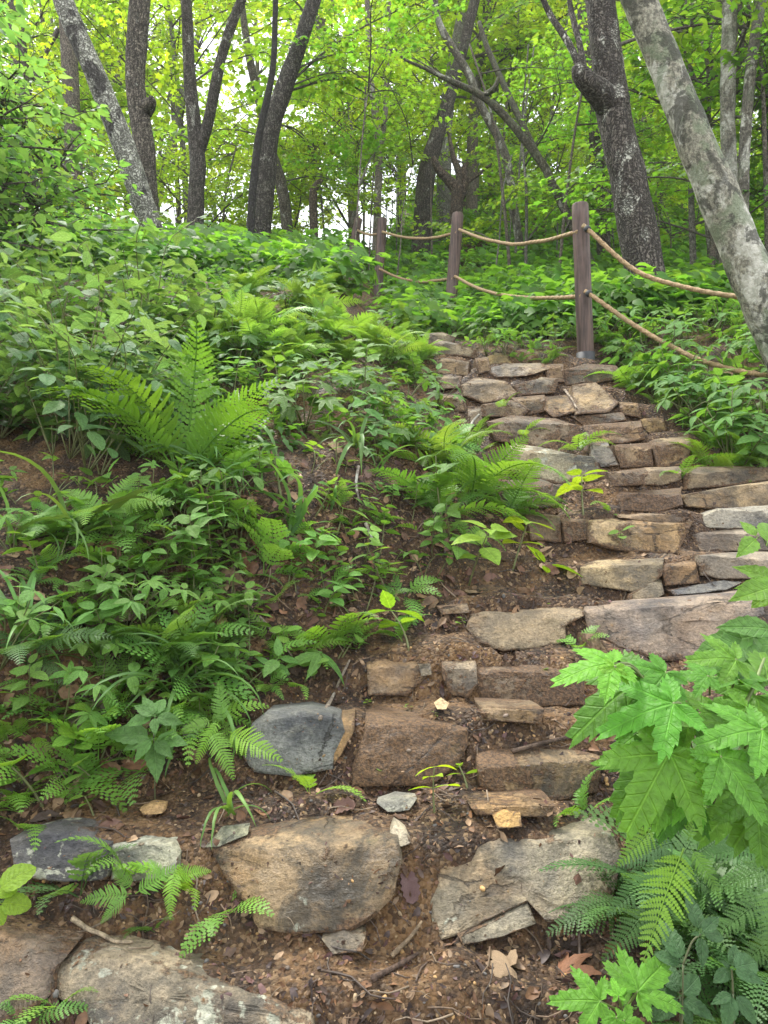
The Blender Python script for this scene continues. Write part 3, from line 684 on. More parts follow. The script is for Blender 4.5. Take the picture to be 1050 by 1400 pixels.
def rec_shrub(meshes, stems, h, leaf, seed=0, nodes=7):
    rd = random.Random(seed); rec = []
    for s in range(stems):
        az = rd.uniform(0, 6.28); sp = rd.uniform(.2, .75)*h; hh = h*rd.uniform(.6, 1.05)
        pts = [(0, 0, 0), (math.cos(az)*sp*.35, math.sin(az)*sp*.35, hh*.45), (math.cos(az)*sp*.65, math.sin(az)*sp*.65, hh*.85), (math.cos(az)*sp*1.1, math.sin(az)*sp*1.1, hh)]
        rec.append(('stem', stem_mesh(pts, .005, .0018, 9, 5), Matrix(), None)); P = smooth_path(pts, 60)
        for k in range(nodes):
            p = P[min(59, int((.15+.85*(k+1)/nodes)*59))]
            for j in range(2 if k < nodes-1 else 4):
                a = az+k*1.4+3.14*j*(1 if k < nodes-1 else .5)+rd.uniform(-.4, .4)
                q = Vector(p)+Vector((-math.sin(a), math.cos(a), 0))*rd.uniform(.0, .10)
                rec.append(('leaf', rd.choice(meshes), TRS(q, (R(rd.uniform(-22, 12)), R(rd.uniform(-14, 14)), a), leaf*rd.uniform(.7, 1.15)), (rd.uniform(.82, 1.15),)))
    return rec
C_MID = (.085, .18, .035); C_LIME = (.19, .31, .028); C_FERN = (.125, .25, .036); C_DARK = (.055, .125, .032); C_SHRUB = (.10, .19, .075); C_STEM = (.11, .12, .04); C_TWIG = (.09, .065, .045)
C_BLUE = (.060, .130, .060)
def jit(c, a=.12):
    k = U(1-a, 1+a); return (c[0]*k*U(.92, 1.1), c[1]*k, c[2]*k*U(.85, 1.15))
def place(rec, loc, yaw, s, tint, name, label, cat, group=None, lean=(0, 0), stem=C_STEM):
    root = bpy.data.objects.new(name, None); COL.objects.link(root); root.empty_display_size = .05
    root.matrix_basis = TRS(loc, (lean[0], lean[1], yaw), s); tag(root, label, cat, group)
    for nm, me, M, mul in rec:
        if mul is None: link(nm, me, root, M, stem)
        else:
            k = mul[0]; link(nm, me, root, M, (tint[0]*k*U(.94, 1.08), tint[1]*k, tint[2]*k))
    return root
HERB = [rec_herb(OV, nd, 2, h, lf, seed=i) for i, (nd, h, lf) in enumerate(((3, .16, .085), (4, .20, .075), (2, .12, .09), (3, .14, .07), (5, .26, .08)))]
LIMEH = [rec_herb(OV[:2]+RO[:1], nd, 2, h, lf, seed=40+i) for i, (nd, h, lf) in enumerate(((2, .09, .06), (3, .13, .055), (2, .07, .05)))]
MAPH = [rec_compound(MAPM, st, h, lf, 1, seed=60+i) for i, (st, h, lf) in enumerate(((4, .13, .08), (5, .15, .075), (3, .11, .085), (6, .17, .08)))]
TRIH = [rec_compound(OV[2:]+LANCE[1:], st, h, lf, n, seed=80+i) for i, (st, h, lf, n) in enumerate(((3, .16, .07, 3), (4, .20, .065, 3), (3, .18, .06, 5), (5, .22, .06, 5)))]
FERN = [rec_fern(FR, n, L, 360, 100+i, (-22, 10)) for i, (n, L) in enumerate(((10, .42), (11, .5), (9, .36), (13, .42)))]
FERNS = [rec_fern(FRS, n, L, 300, 120+i) for i, (n, L) in enumerate(((4, .17), (5, .2), (3, .15), (6, .22)))]
FEATH = [rec_fern(SPR, n, L, 330, 140+i) for i, (n, L) in enumerate(((5, .2), (6, .26), (4, .17)))]
SEDGE = [rec_sedge(n, L, 160+i) for i, (n, L) in enumerate(((9, .32), (12, .4), (7, .28)))]
SHRUB = [rec_shrub(OV+RO[:1], st, h, lf, 180+i) for i, (st, h, lf) in enumerate(((5, .8, .115), (6, 1.0, .11), (4, .65, .12)))]
NARROW = [rec_herb(LANCE, 2, 3, .10, .10, (-25, 5), 200), rec_herb(LANCE, 1, 5, .10, .12, (-30, -5), 201)]

# ------------------------------------------------------------------ trees: trunk, boughs (branch > foliage)
FARL = [leaf_palm(MAP5, 15, 1, 135, 0, 5, .25, .2, .45), leaf_ovate(.52, 4, 0, .25, .25, .6, 1.0, 3), leaf_palm(HOP3, 13, 1, 130, 0, 5, .3, .2, .5)]
def bough(seed, tpl, leaf=.085, L=2.0, twigs=11, dens=1.0, flat=.10):
    rd = random.Random(seed); parts = []
    pts = [(0, 0, 0), (rd.uniform(-.1, .1), L*.35, L*.14), (rd.uniform(-.2, .2), L*.7, L*.2), (rd.uniform(-.3, .3), L, L*.17)]
    P = smooth_path(pts, 24); v, f, uv = tube(P, np.linspace(.016, .004, 24), 5); parts.append((v, f, uv, np.ones((len(v), 3)), 0))
    Ms = []
    def along(path, a0, k0):
        n = len(path)
        for i in range(2, n):
            for sg in (-1, 1):
                if rd.random() > dens*.9: continue
                a = a0+sg*R(rd.uniform(25, 75)) if i < n-1 else a0+sg*R(rd.uniform(0, 30))
                q = path[i]+np.array([math.cos(a+1.5708), math.sin(a+1.5708), 0])*rd.uniform(.01, .06)
                q = q+np.array([0, 0, rd.gauss(0, .03)])
                Ms.append(np.array(TRS(q, (R(rd.gauss(-14, 16)), R(rd.gauss(0, 20)), a), leaf*rd.uniform(.6, 1.2))))
    for k in range(twigs):
        t = .2+.8*k/(twigs-1); p = P[int(t*23)]; sg = 1 if k % 2 else -1
        a = sg*R(rd.uniform(35, 65)) if k < twigs-1 else 0
        l = L*rd.uniform(.22, .42)*(1.15-.6*t); rise = rd.gauss(.05, flat)
        tp = [p, p+np.array([-math.sin(a)*l*.5, math.cos(a)*l*.5, l*(.12+rise)]), p+np.array([-math.sin(a*.8)*l, math.cos(a*.8)*l, l*(.1+rise*1.4)])]
        TP = smooth_path(tp, max(6, int(l/.065))); v, f, uv = tube(TP, np.linspace(.005, .0018, len(TP)), 3, cap=False)
        parts.append((v, f, uv, np.ones((len(v), 3)), 0)); along(TP, a, k)
        if l > .5:
            for s2 in (-1, 1):
                b = a+s2*R(rd.uniform(35, 60)); q = TP[len(TP)//2]; l2 = l*.5
                T2 = smooth_path([q, q+np.array([-math.sin(b)*l2, math.cos(b)*l2, l2*rd.gauss(.08, .12)])], max(4, int(l2/.07)))
                v, f, uv = tube(T2, np.linspace(.004, .0015, len(T2)), 3, cap=False); parts.append((v, f, uv, np.ones((len(v), 3)), 0)); along(T2, b, k)
    V, Fs, UV, T, MI = cat(parts); br = mk('branch', V, Fs, [M_BARK], UV, T)
    Ms = np.array(Ms); rn = np.random.default_rng(seed); k = rn.normal(1, .16, len(Ms)).clip(.6, 1.5)
    ti = np.stack([k*rn.normal(1, .08, len(Ms)), k, k*rn.normal(1, .1, len(Ms))], -1)
    V, Fs, UV, T = merge(tpl, Ms, ti)
    return br, mk('foliage', V, Fs, [M_CROWN], UV, T)
BOUGH = [bough(300+i, FARL[i % 3], .088, 2.0, 11+i % 3) for i in range(8)]
BOUGHO = [bough(330+i, FARL[1], .082, .85, 9) for i in range(4)]
CLEAR = [([(218, 350), (192, 265), (142, 130), (96, 25), (72, -40)], 7.0), ([(204, 300), (197, 200), (185, 110), (190, 20)], 9.0), ([(266, 335), (270, 215), (260, 120), (256, 30)], 10.0), ([(270, 215), (300, 90), (318, 30)], 9.9),
 ([(352, 335), (366, 190), (385, 130), (410, 60)], 9.0), ([(578, 305), (590, 210), (612, 140), (634, 60)], 12.0), ([(884, 395), (862, 260), (836, 130), (828, 30)], 6.2), ([(760, 262), (700, 170), (610, 108)], 8.5), ([(625, 300), (625, 180)], 11.5), ([(1000, 330), (996, 30)], 6.6), ([(1010, 335), (880, 15)], 3.7)]
def near_line(u, v, L, w):
    for (a, b), (c, d) in zip(L, L[1:]):
        if min(b, d)-20 < v < max(b, d)+20:
            t = min(1, max(0, (v-b)/(d-b) if d != b else 0))
            if abs(u-(a+(c-a)*t)) < w: return True
    return False
def add_bough(root, p, az, s, tint, pitch=0, lib=None, col=(.10, .085, .07), roll=0):
    Lb = (.85 if lib is not None else 2.0)*s
    for f in (.3, .55, .8, 1.0):
        x, y, z = p[0]-math.sin(az)*Lb*f, p[1]+math.cos(az)*Lb*f, p[2]+Lb*f*(.12+math.sin(pitch))
        if y < .5: return
        if any(y < d-.1 and near_line(525+F*x/y, 700-F*(z-CZ)/y, L, 22+.10*s*F/y*.8) for L, d in CLEAR): return
    br, fo = random.choice(lib or BOUGH)
    b = link('branch', br, root, root.matrix_basis.inverted() @ TRS(p, (pitch, roll, az), s), col)
    for k in ('lichen', 'moss', 'blotch', 'furrow'): b[k] = .15
    f = link('foliage', fo, b, None, tint); f['kind'] = 'stuff'
T_CAN = (.18, .285, .045); T_CAN2 = (.12, .235, .04); T_YEL = (.25, .35, .05)
def trunk_part(root, P, rad, sides, wob, seed, col, pr, name='trunk'):
    v, f, uv = tube(P, rad, sides, wob, seed); o = Vector(root.location)
    t = link(name, mk(name, v-np.array(o), f, [M_BARK], uv), root, None, col)
    for k, x in pr.items(): t[k] = float(x)
    return t
def tree(pts, d, label, col, lichen=.3, moss=.2, blotch=.3, furrow=.8, boughs=(), sides=18, wob=.10, extra=(), name='tree', group=None, nb=0, seed=0, tint=T_CAN, up=2.5, tlean=0.0, bs=(.7, 1.1), cut=False):
    """pts: (u, v, width px) from the foot to the top, seen at depth d"""
    W3 = [np.array(unp(u, v, d+tlean*i)) for i, (u, v, w) in enumerate(pts)]; rad = [.88*w/F*(d+tlean*i)/2 for i, (u, v, w) in enumerate(pts)]
    g = gz(W3[0][0], W3[0][1]); dirn = W3[0]-W3[1]; dirn /= np.linalg.norm(dirn)
    if W3[0][2] > g-.15:
        k = (W3[0][2]-g+.25)/max(.3, -dirn[2]); W3.insert(0, W3[0]+dirn*k); rad.insert(0, rad[0]*1.18)
    if not cut:
        e = W3[-1]-W3[-2]; e /= np.linalg.norm(e); W3.append(W3[-1]+e*up*.5); rad.append(rad[-1]*.8); W3.append(W3[-1]+e*up*.5+np.array([.1, .1, .2])); rad.append(rad[-1]*.5)
    n = max(14, int(sum(np.linalg.norm(W3[i+1]-W3[i]) for i in range(len(W3)-1))/.07)); n = min(n, 110)
    P = smooth_path(W3, n); rr = smooth_path([(r, 0, 0) for r in rad], n)[:, 0]
    root = bpy.data.objects.new(name, None); COL.objects.link(root); root.location = (W3[0][0], W3[0][1], gz(W3[0][0], W3[0][1]))
    root.matrix_basis = Matrix.Translation(root.location)
    tag(root, label, 'tree', group)
    pr = dict(lichen=lichen, moss=moss, blotch=blotch, furrow=furrow)
    trunk_part(root, P, rr, sides, wob, seed, col, pr)
    for ex in extra:     # limbs given the same way
        E = [np.array(unp(u, v, d+dd)) for u, v, w, dd in ex]; er = [w/F*d/2 for u, v, w, dd in ex]
        m = max(10, int(sum(np.linalg.norm(E[i+1]-E[i]) for i in range(len(E)-1))/.08)); EP = smooth_path(E, m)
        trunk_part(root, EP, smooth_path([(r, 0, 0) for r in er], m)[:, 0], max(6, sides//2), wob, seed+3, col, pr, 'limb')
    for k in range(nb):
        q = P[int(U(.35, .98)*(n-1))]
        a = U(-1.5, 1.5)
        add_bough(root, q, a, U(*bs), jit(tint, .15), R(U(-5, 25)), roll=R(U(-15, 15)))
    for (u, v, dd, az, s) in boughs:
        add_bough(root, unp(u, v, d+dd), R(az), s, jit(tint, .12), R(U(-5, 20)))
    return root
B_DK = (.125, .11, .095); B_MID = (.18, .155, .125); B_PALE = (.235, .225, .175); B_BRN = (.14, .105, .075)
tree([(218,350,36),(192,265,35),(142,130,33),(96,25,31),(72,-40,29)], 7.0, 'thick dark trunk leaning left with pale flaking bark plates', (.095,.088,.082), .82, .05, .3, .9, nb=5, seed=1, sides=24)
tree([(204,300,30),(197,200,31),(185,110,30),(190,20,31),(194,-50,30)], 9.0, 'upright grey brown trunk with a burl just behind the leaning trunk', B_MID, .25, .05, .3, 1.0, nb=7, seed=2, extra=[[(198,150,24,0),(206,140,16,-.12),(207,132,6,-.18)]])
tree([(266,335,26),(268,270,25),(270,215,24),(260,120,19),(256,30,17),(252,-40,16)], 10.0, 'dark forked trunk splitting into two stems above the crest', B_DK, .35, .1, .3, .9, nb=8, seed=3, extra=[[(270,215,15,0),(285,165,15,-.1),(300,90,14,-.2),(318,30,13,-.3),(342,-25,11,-.4)]])
tree([(352,335,40),(358,270,38),(366,190,34),(385,130,28),(410,60,24),(436,-20,20)], 9.0, 'stout dark trunk curving right at its top above the crest', (.105,.095,.08), .3, .1, .3, 1.0, nb=8, seed=4)
tree([(350,380,12),(343,310,12),(352,200,12),(372,100,10),(376,30,9),(377,-40,8)], 8.0, 'slim almost black stem standing in front of the stout curved trunk', (.035,.032,.03), .1, .05, .2, .5, nb=3, seed=5, sides=10, name='slender_tree', bs=(.5,.8))
tree([(516,285,13),(518,200,12),(507,110,10),(503,20,9),(500,-40,8)], 11.0, 'pair of thin pale stems rising behind the third fence post', B_MID, .4, .2, .2, .4, nb=6, seed=6, sides=10, name='slender_tree', extra=[[(517,240,9,.1),(527,150,8,.1),(530,60,7,.1),(533,-30,6,.1)]])
tree([(578,305,28),(582,250,28),(590,210,25),(612,140,20),(634,60,17),(652,-10,15),(660,-50,14)], 12.0, 'trunk bent at its dark mossy foot behind the second fence post', (.11,.095,.075), .25, .25, .4, .9, nb=7, seed=7)
tree([(624,290,20),(625,262,20),(612,245,16),(600,232,13),(592,215,9)], 11.5, 'short broken snag with jagged bare stubs behind the second fence post', B_BRN, .3, .1, .3, .9, seed=8, sides=12, cut=True, name='tree_snag',
     extra=[[(626,270,13,0),(628,240,11,0),(620,215,8,0),(615,190,5,0),(612,180,3,0)],[(630,270,13,0),(636,250,12,0),(634,232,10,0),(640,222,5,0)],[(634,252,7,0),(655,238,5,0),(672,224,3,0)]])
tree([(760,262,13),(742,225,13),(700,170,12),(660,132,11),(610,108,8),(582,94,5)], 8.5, 'thin bare trunk slanting low to the left in front of the canopy', (.11,.10,.07), .3, .3, .3, .5, nb=0, seed=9, sides=10, name='leaning_tree', up=.6,
     extra=[[(660,132,8,0),(676,120,7,-.1),(682,105,4,-.15)],[(738,220,9,0),(700,140,9,.3),(668,70,8,.5),(655,30,6,.6)]], boughs=[(600,100,0,60,.6)])
tree([(884,395,62),(876,340,60),(862,260,56),(846,190,52),(836,130,50),(828,60,46),(818,-20,43),(815,-60,42)], 6.2, 'massive dark trunk with deeply furrowed bark behind the rope fence', (.115,.10,.085), .40, .05, .35, 1.0, nb=3, seed=10, sides=30, wob=.13,
     extra=[[(842,150,46,0),(820,128,36,-.1),(803,112,28,-.18),(792,98,22,-.2),(788,90,12,-.2)],[(797,100,10,-.2),(775,55,9,-.1),(752,20,8,0),(735,-20,7,0)],[(800,98,8,-.2),(790,50,8,-.1),(780,10,7,0),(776,-30,6,0)]])
tree([(1125,610,72),(1092,520,71),(1052,430,66),(1012,335,62),(980,260,57),(945,180,54),(912,95,50),(880,15,47),(858,-40,45)], 3.7, 'big pale smooth trunk with grey lichen leaning in from the right edge', B_PALE, .60, .7, .80, .12, nb=0, seed=11, sides=40, wob=.12, up=3.0)
tree([(1000,330,22),(998,250,23),(995,160,22),(996,60,22),(1000,-40,21)], 6.6, 'straight pale grey trunk behind the big leaning trunk', (.20,.19,.15), .55, .3, .5, .3, nb=3, seed=12, sides=14)
tree([(1018,350,17),(1016,290,17),(1018,200,17),(1026,100,17),(1040,0,17),(1046,-50,16)], 6.4, 'dark mottled trunk next to the straight pale grey trunk', (.13,.12,.095), .5, .3, .6, .3, nb=2, seed=13, sides=14)
tree([(975,330,20),(968,240,20),(965,190,21),(958,140,20),(940,100,17),(930,60,15),(935,0,13),(940,-50,12)], 8.0, 'crooked trunk partly hidden behind the pale grey trunks', (.16,.14,.11), .4, .2, .4, .5, nb=3, seed=14, sides=14, extra=[[(962,165,13,0),(972,110,12,-.2),(968,60,9,-.2),(985,10,7,-.2),(1000,-40,6,-.2)]])
tree([(1066,380,30),(1058,250,28),(1052,120,26),(1048,0,24),(1046,-50,22)], 7.2, 'dark trunk half cut by the right edge of the view', (.07,.06,.05), .3, .2, .4, .9, nb=3, seed=15, sides=14)
tree([(104,330,24),(100,200,25),(96,100,25),(90,0,24),(86,-50,23)], 12.0, 'hazy pale brown trunk far behind the leaning flaky trunk', (.19,.16,.13), .2, .1, .1, .7, nb=7, seed=16)
tree([(40,330,24),(34,150,24),(22,40,24),(14,-40,22)], 13.0, 'hazy trunk near the top left corner', (.17,.145,.12), .2, .1, .1, .7, nb=7, seed=17, extra=[[(44,110,8,-1),(62,72,7,-1),(80,40,6,-1)]])
tree([(430,330,13),(428,270,13),(432,255,12),(440,245,7)], 11.0, 'low dead stub with a crooked top between the curved trunk and the posts', B_BRN, .2, .1, .2, .8, seed=18, sides=10, cut=True, name='tree_snag')
tree([(395,330,18),(386,260,18),(372,210,16),(365,180,15)], 11.5, 'grey trunk leaning left behind the stout curved trunk', (.16,.14,.11), .3, .1, .2, .8, nb=4, seed=19, sides=12)
tree([(825,330,22),(818,250,22),(812,150,20),(800,60,18),(795,-40,17)], 9.5, 'shaded upright trunk seen left of the massive furrowed trunk', (.12,.10,.08), .3, .1, .3, .8, nb=5, seed=20, sides=14)
tree([(705,300,13),(690,210,13),(655,140,13),(640,100,12),(600,30,11),(590,-40,10)], 10.5, 'bare stem arching left above the middle of the rope', (.13,.115,.09), .4, .1, .3, .5, nb=4, seed=21, sides=10, name='slender_tree')
# understorey saplings and the wood behind
WOOD = []
def wood(n, y0, y1, name, label, group, rad, hts, nb, bs, tint, xr_=None, lib=None, vlo=-90, vhi=330, sides=8, azr=3.14, seed=0):
    for i in range(n):
        for _ in range(30):
            y = U(y0, y1); x = U(*(xr_ or (-.56, .56)))*y
            z = gz(x, y)
            if z-CZ < (700+40)/F*y: break
        lean = U(-.18, .18); top = max(z+hts, CZ+(700-vlo)/F*y)
        pts = [(x, y, z-.2), (x+lean*.6, y+U(-.1, .1), z+(top-z)*.35), (x+lean*(top-z)*.5, y+U(-.3, .3), z+(top-z)*.7), (x+lean*(top-z), y, top)]
        P = smooth_path(pts, 22); r = U(*rad)
        root = bpy.data.objects.new(name, None); COL.objects.link(root); root.matrix_basis = Matrix.Translation((x, y, z)); tag(root, label, 'tree', group); WOOD.append(root)
        c = random.choice((B_MID, (.21, .18, .145), (.17, .14, .11), (.19, .18, .15)))
        trunk_part(root, P, np.linspace(r, r*.45, 22), sides, .06, seed+i, c, dict(lichen=U(.1, .5), moss=.2, blotch=.3, furrow=.5))
        for k in range(nb):
            for _ in range(8):
                t = U(.08, 1); q = P[int(t*21)]
                v = 700-F*(q[2]-CZ)/q[1]
                if vlo < v < vhi and q[2] > gz(q[0], q[1])+.4: break
            add_bough(root, q, U(-azr, azr), U(*bs), jit(tint, .18), R(U(-8, 28)), lib, roll=R(U(-18, 18)))
wood(9, 7.5, 12, 'sapling', 'thin leafy sapling', 'saplings in the undergrowth', (.012, .028), 2.2, 6, (.45, .75), T_CAN2, (-.05, .5), None, 60, 400, 6, seed=400)
wood(7, 11, 15, 'slender_tree', 'slender dark stemmed tree', 'slender trees in the middle of the wood', (.025, .05), 4, 8, (.6, .95), T_CAN, (-.5, .5), None, -60, 300, 8, seed=430)
wood(23, 13, 23, 'forest_tree', 'sunlit background tree', 'trees behind the crest', (.06, .15), 7, 13, (1.0, 1.7), T_YEL, (-.56, .52), None, -90, 330, 8, seed=460)
wood(16, 23, 36, 'distant_tree', 'far yellow green tree', 'trees at the back of the wood', (.08, .2), 9, 13, (1.7, 2.6), T_YEL, (-.56, .54), None, -90, 320, 8, seed=500)
wood(30, 11.5, 20, 'young_tree', 'low leafy young tree behind the crest', 'young trees behind the crest', (.012, .03), 2.6, 8, (.6, 1.0), T_YEL, (-.56, .42), None, 190, 350, 6, seed=580)
wood(20, 8.6, 14, 'bushy_sapling', 'bushy sapling in the rising growth', 'bushy saplings beyond the fence', (.008, .018), 1.6, 7, (.4, .7), T_CAN, (-.02, .5), None, 215, 420, 6, seed=620)
wood(7, 6.2, 9, 'understorey_tree', 'dense leafy young tree', 'young trees by the right trunks', (.02, .04), 3, 9, (.55, .9), T_CAN2, (.40, .58), None, 20, 400, 8, seed=540)
# tall shrubs at the left edge
for i, (u, v, d, hh) in enumerate(((-110, 430, 4.6, 1.55), (-30, 420, 5.2, 1.25), (-150, 480, 3.9, 1.3), (40, 405, 5.8, .85), (-130, 380, 5.8, 1.9))):
    p = unp(u, v, d); z = gz(p.x, p.y); root = bpy.data.objects.new('tall_shrub', None); COL.objects.link(root); root.matrix_basis = Matrix.Translation((p.x, p.y, z))
    tag(root, 'tall leafy shrub at the left edge, '+['nearest the trunk foot', 'at mid height', 'lowest and nearest', 'smallest, before the trunk', 'tallest, farthest back'][[3, 1, 2, 0, 4].index(i) if False else (1, 0, 2, 3, 4)[i]], 'shrub', 'tall shrubs at the left edge')
    for s in range(4):
        a = U(0, 6.28); e = (math.cos(a)*.3, math.sin(a)*.3)
        P = smooth_path([(p.x, p.y, z-.1), (p.x+e[0]*.3, p.y+e[1]*.3, z+hh*.5), (p.x+e[0], p.y+e[1], z+hh*U(.8, 1.1))], 16)
        trunk_part(root, P, np.linspace(.016, .006, 16), 6, .05, 600+i*5+s, (.09, .07, .05), dict(lichen=.2, moss=.2, blotch=.2, furrow=.2), 'stem')
        for k in range(8):
            q = P[int(U(.25, 1)*15)]; add_bough(root, q, U(-3.1, 3.1), U(.7, 1.05), jit((.12, .225, .085), .15), R(U(-5, 35)), BOUGHO, roll=R(U(-20, 20)))

# thin haze volume added to pale the canopy and give depth
V = [(x, y, z) for x in (-260, 260) for y in (-200, 260) for z in (-18, 36)]
hz = mk('haze', V, [(0, 1, 3, 2), (4, 6, 7, 5), (0, 4, 5, 1), (2, 3, 7, 6), (0, 2, 6, 4), (1, 5, 7, 3)], [], None, None, False)
ht = NT('haze_air'); pv = ht.n('ShaderNodeVolumePrincipled', {'Color': c4(.92, .95, 1), 'Density': .0012}); ho = ht.n('ShaderNodeOutputMaterial'); ht.t.links.new(pv.outputs[0], ho.inputs['Volume'])
hz.materials.append(ht.m); tag(link('haze', hz), 'thin haze added to pale the distant trees', 'haze', None, 'stuff')

# ------------------------------------------------------------------ rope fence
fence = bpy.data.objects.new('rope_fence', None); COL.objects.link(fence)
POSTS = [((793, 279), (801, 494), 22.5, 4.9), ((626, 292), (615, 432), 16, 7.0), ((523, 299), (517, 390), 13, 8.5), ((490, 299), (481, 350), 11.5, 9.3), ((1172, 330), (1165, 610), 30, 3.9)]
fb = unp(801, 494, 4.9); fence.matrix_basis = Matrix.Translation(fb)
tag(fence, 'brown wooden posts joined by two sagging tan ropes beside the steps', 'fence')
FI = np.array(fb)
for i, (tp, bt, w, d) in enumerate(POSTS):
    a, b = np.array(unp(*tp, d)), np.array(unp(*bt, d)); ax = (a-b)/np.linalg.norm(a-b); r = w/F*d/2
    g = gz(b[0], b[1]); lo = b-ax*max(.15, (b[2]-g)+.35)
    n = 30; P = np.array([lo+(a-lo)*t for t in np.linspace(0, 1, n)]); rr = np.full(n, r); rr[-1] = r*.90; P[-2] = a-ax*.010
    v, f, uv = tube(P, rr, 26, .018, 700+i); o = link('post', mk('post', v-FI, f, [M_POST], uv), fence)
    try: o.data.set_sharp_from_angle(angle=R(40))
    except Exception: pass
    if i == 0:
        o['label'] = 'tallest nearest post with a grey sleeve round its foot'
        v, f, uv = tube(np.array([b-ax*.3, b-ax*.1, b+ax*.055]), [r*1.12]*3, 26); link('sleeve', mk('sleeve', v-FI, f, [M_SLEEVE], uv), o)
RP = [  # photo path of each rope (u, v, depth)
 [(797,308,4.83),(880,375,4.55),(1005,405,4.15),(1100,400,4.0),(1170,378,3.85)],
 [(800,398,4.83),(870,445,4.55),(960,493,4.2),(1060,514,3.95),(1168,500,3.85)],
 [(628,314,6.93),(665,328,6.3),(705,333,5.75),(745,329,5.3),(790,317,4.86)],
 [(622,378,6.93),(655,395,6.35),(698,406,5.75),(745,408,5.3),(795,405,4.86)],
 [(523,317,8.43),(548,324,8.0),(575,326,7.6),(600,324,7.25),(624,318,6.95)],
 [(519,368,8.43),(545,380,8.0),(570,385,7.6),(595,384,7.25),(619,381,6.95)],
 [(489,315,9.25),(500,320,9.0),(510,321,8.75),(523,318,8.45)],
]
for k, pts in enumerate(RP):
    P = smooth_path([np.array(unp(*p)) for p in pts], 40); L = np.linalg.norm(np.diff(P, axis=0), axis=1).sum()
    n = int(L/.011); P = smooth_path([np.array(unp(*p)) for p in pts], n)
    P = P+np.array([.006, .006, .010])*fbm(np.linspace(0, L*3.2, n)[:, None]*np.array([1, .3, .2])+k*9, 2, k)[:, None]*np.sin(np.linspace(0, math.pi, n))[:, None]
    v, f, uv = tube(P, .0135, 12, lobes=3, twist=95, lobe_amp=.16)
    link('rope', mk('rope', v-FI, f, [M_ROPE], uv), fence)
    if k < 2:
        q = P[int(n*.025)]; e = P[int(n*.04)]-q; e /= np.linalg.norm(e)
        v, f, uv = tube(np.array([q-e*.012, q, q+e*.012]), [.021, .023, .021], 12); link('rope_clip', mk('rope_clip', v-FI, f, [M_SLEEVE], uv), fence)

# ------------------------------------------------------------------ plants placed one by one
def nrm_lean(k=.35): return R(18)*k
def put(rec, u, v, s, tint, name, label, cat='plant', group=None, yaw=None, lean=None):
    h, n = hit(u, v, BVG)
    if h is None: return None
    return place(rec, h-Vector((0, 0, .01)), U(0, 6.28) if yaw is None else yaw, s, jit(tint, .10), name, label, cat, group, lean or (R(U(12, 36)), R(U(-10, 10))))
pl = put
pl(FERN[3], 245, 655, 1.4, (.125, .245, .035), 'fern', 'big bright upright fern on the left bank', 'fern', lean=(R(14), R(-22)))
pl(FERN[1], 640, 690, 1.05, (.12, .245, .036), 'fern', 'large arching fern beside the lichen spotted plank of stone', 'fern')
pl(FERN[0], 690, 705, .80, (.10, .21, .035), 'fern', 'dark fern drooping over the soil just right of the largest arching fern', 'fern')
pl(FERN[0], 600, 710, .85, (.105, .225, .036), 'fern', 'fern at the left side of the largest arching fern', 'fern')
pl(HERB[4], 610, 735, 1.1, (.09, .19, .04), 'leafy_plant', 'oval leaved plant hanging below the fern at the left of the arching ferns', 'plant')
pl(FERN[2], 612, 640, 1.1, (.13, .25, .04), 'fern', 'pale fern above the largest arching fern by the steps', 'fern')
pl(FERN[0], 655, 618, .65, (.12, .24, .04), 'fern', 'fern leaning towards the steps above the lichen spotted plank', 'fern')
pl(FERNS[1], 716, 600, 1.0, C_FERN, 'small_fern', 'small fern growing from the step just above the lichen spotted plank', 'fern')
pl(FERNS[3], 792, 615, 1.0, (.12, .23, .035), 'small_fern', 'small bright fern at the right end of the lichen spotted plank', 'fern')
pl(FERNS[0], 690, 560, 1.1, C_FERN, 'small_fern', 'small fern between the upper stones left of the ochre slabs', 'fern')
pl(FERN[2], 965, 648, .85, (.12, .24, .035), 'fern', 'bright fern at the right of the steps above the long tan riser', 'fern')
pl(FERN[0], 1015, 640, .75, C_FERN, 'fern', 'fern at the right edge above the long tan riser', 'fern')
pl(FERNS[1], 930, 655, 1.0, (.10, .21, .035), 'small_fern', 'low fern spilling over the end of the step right of the small ochre stones', 'fern')
pl(HERB[0], 798, 705, 1.2, C_LIME, 'seedling', 'bright seedling with large leaves below the lichen spotted plank', 'seedling')
pl(FERNS[2], 832, 700, .9, C_FERN, 'small_fern', 'little fern beside the bright seedling below the lichen spotted plank', 'fern')
pl(HERB[1], 640, 800, 1.1, C_LIME, 'seedling', 'light green seedling above the broad flat tan stone', 'seedling')
pl(HERB[3], 700, 780, 1.25, C_LIME, 'seedling', 'spreading yellow green seedling right above the broad flat tan stone', 'seedling')
pl(HERB[2], 742, 812, 1.05, C_LIME, 'seedling', 'low seedling right of the spreading yellow green one', 'seedling')
pl(HERB[4], 622, 760, .8, (.10, .20, .035), 'flowering_herb', 'leafy herb below the largest arching fern', 'plant')
pl(HERB[2], 560, 892, 1.1, (.15, .27, .03), 'seedling', 'round leaved bright seedling on the bare soil left of the broad tan stone', 'seedling')
pl(FERNS[0], 548, 872, 1.1, C_FERN, 'small_fern', 'small fern behind the round leaved bright seedling', 'fern')
pl(NARROW[1], 415, 930, .95, (.10, .21, .04), 'seedling', 'seedling with a star of narrow pointed leaves above the blue grey stone', 'seedling')
pl(FERNS[3], 455, 885, 1.15, C_FERN, 'small_fern', 'fern hanging down the bank above the blue grey stone', 'fern')
pl(SEDGE[1], 235, 955, .75, (.10, .19, .05), 'sedge', 'large tuft of arching strap leaves on the lower left bank', 'grass tuft')
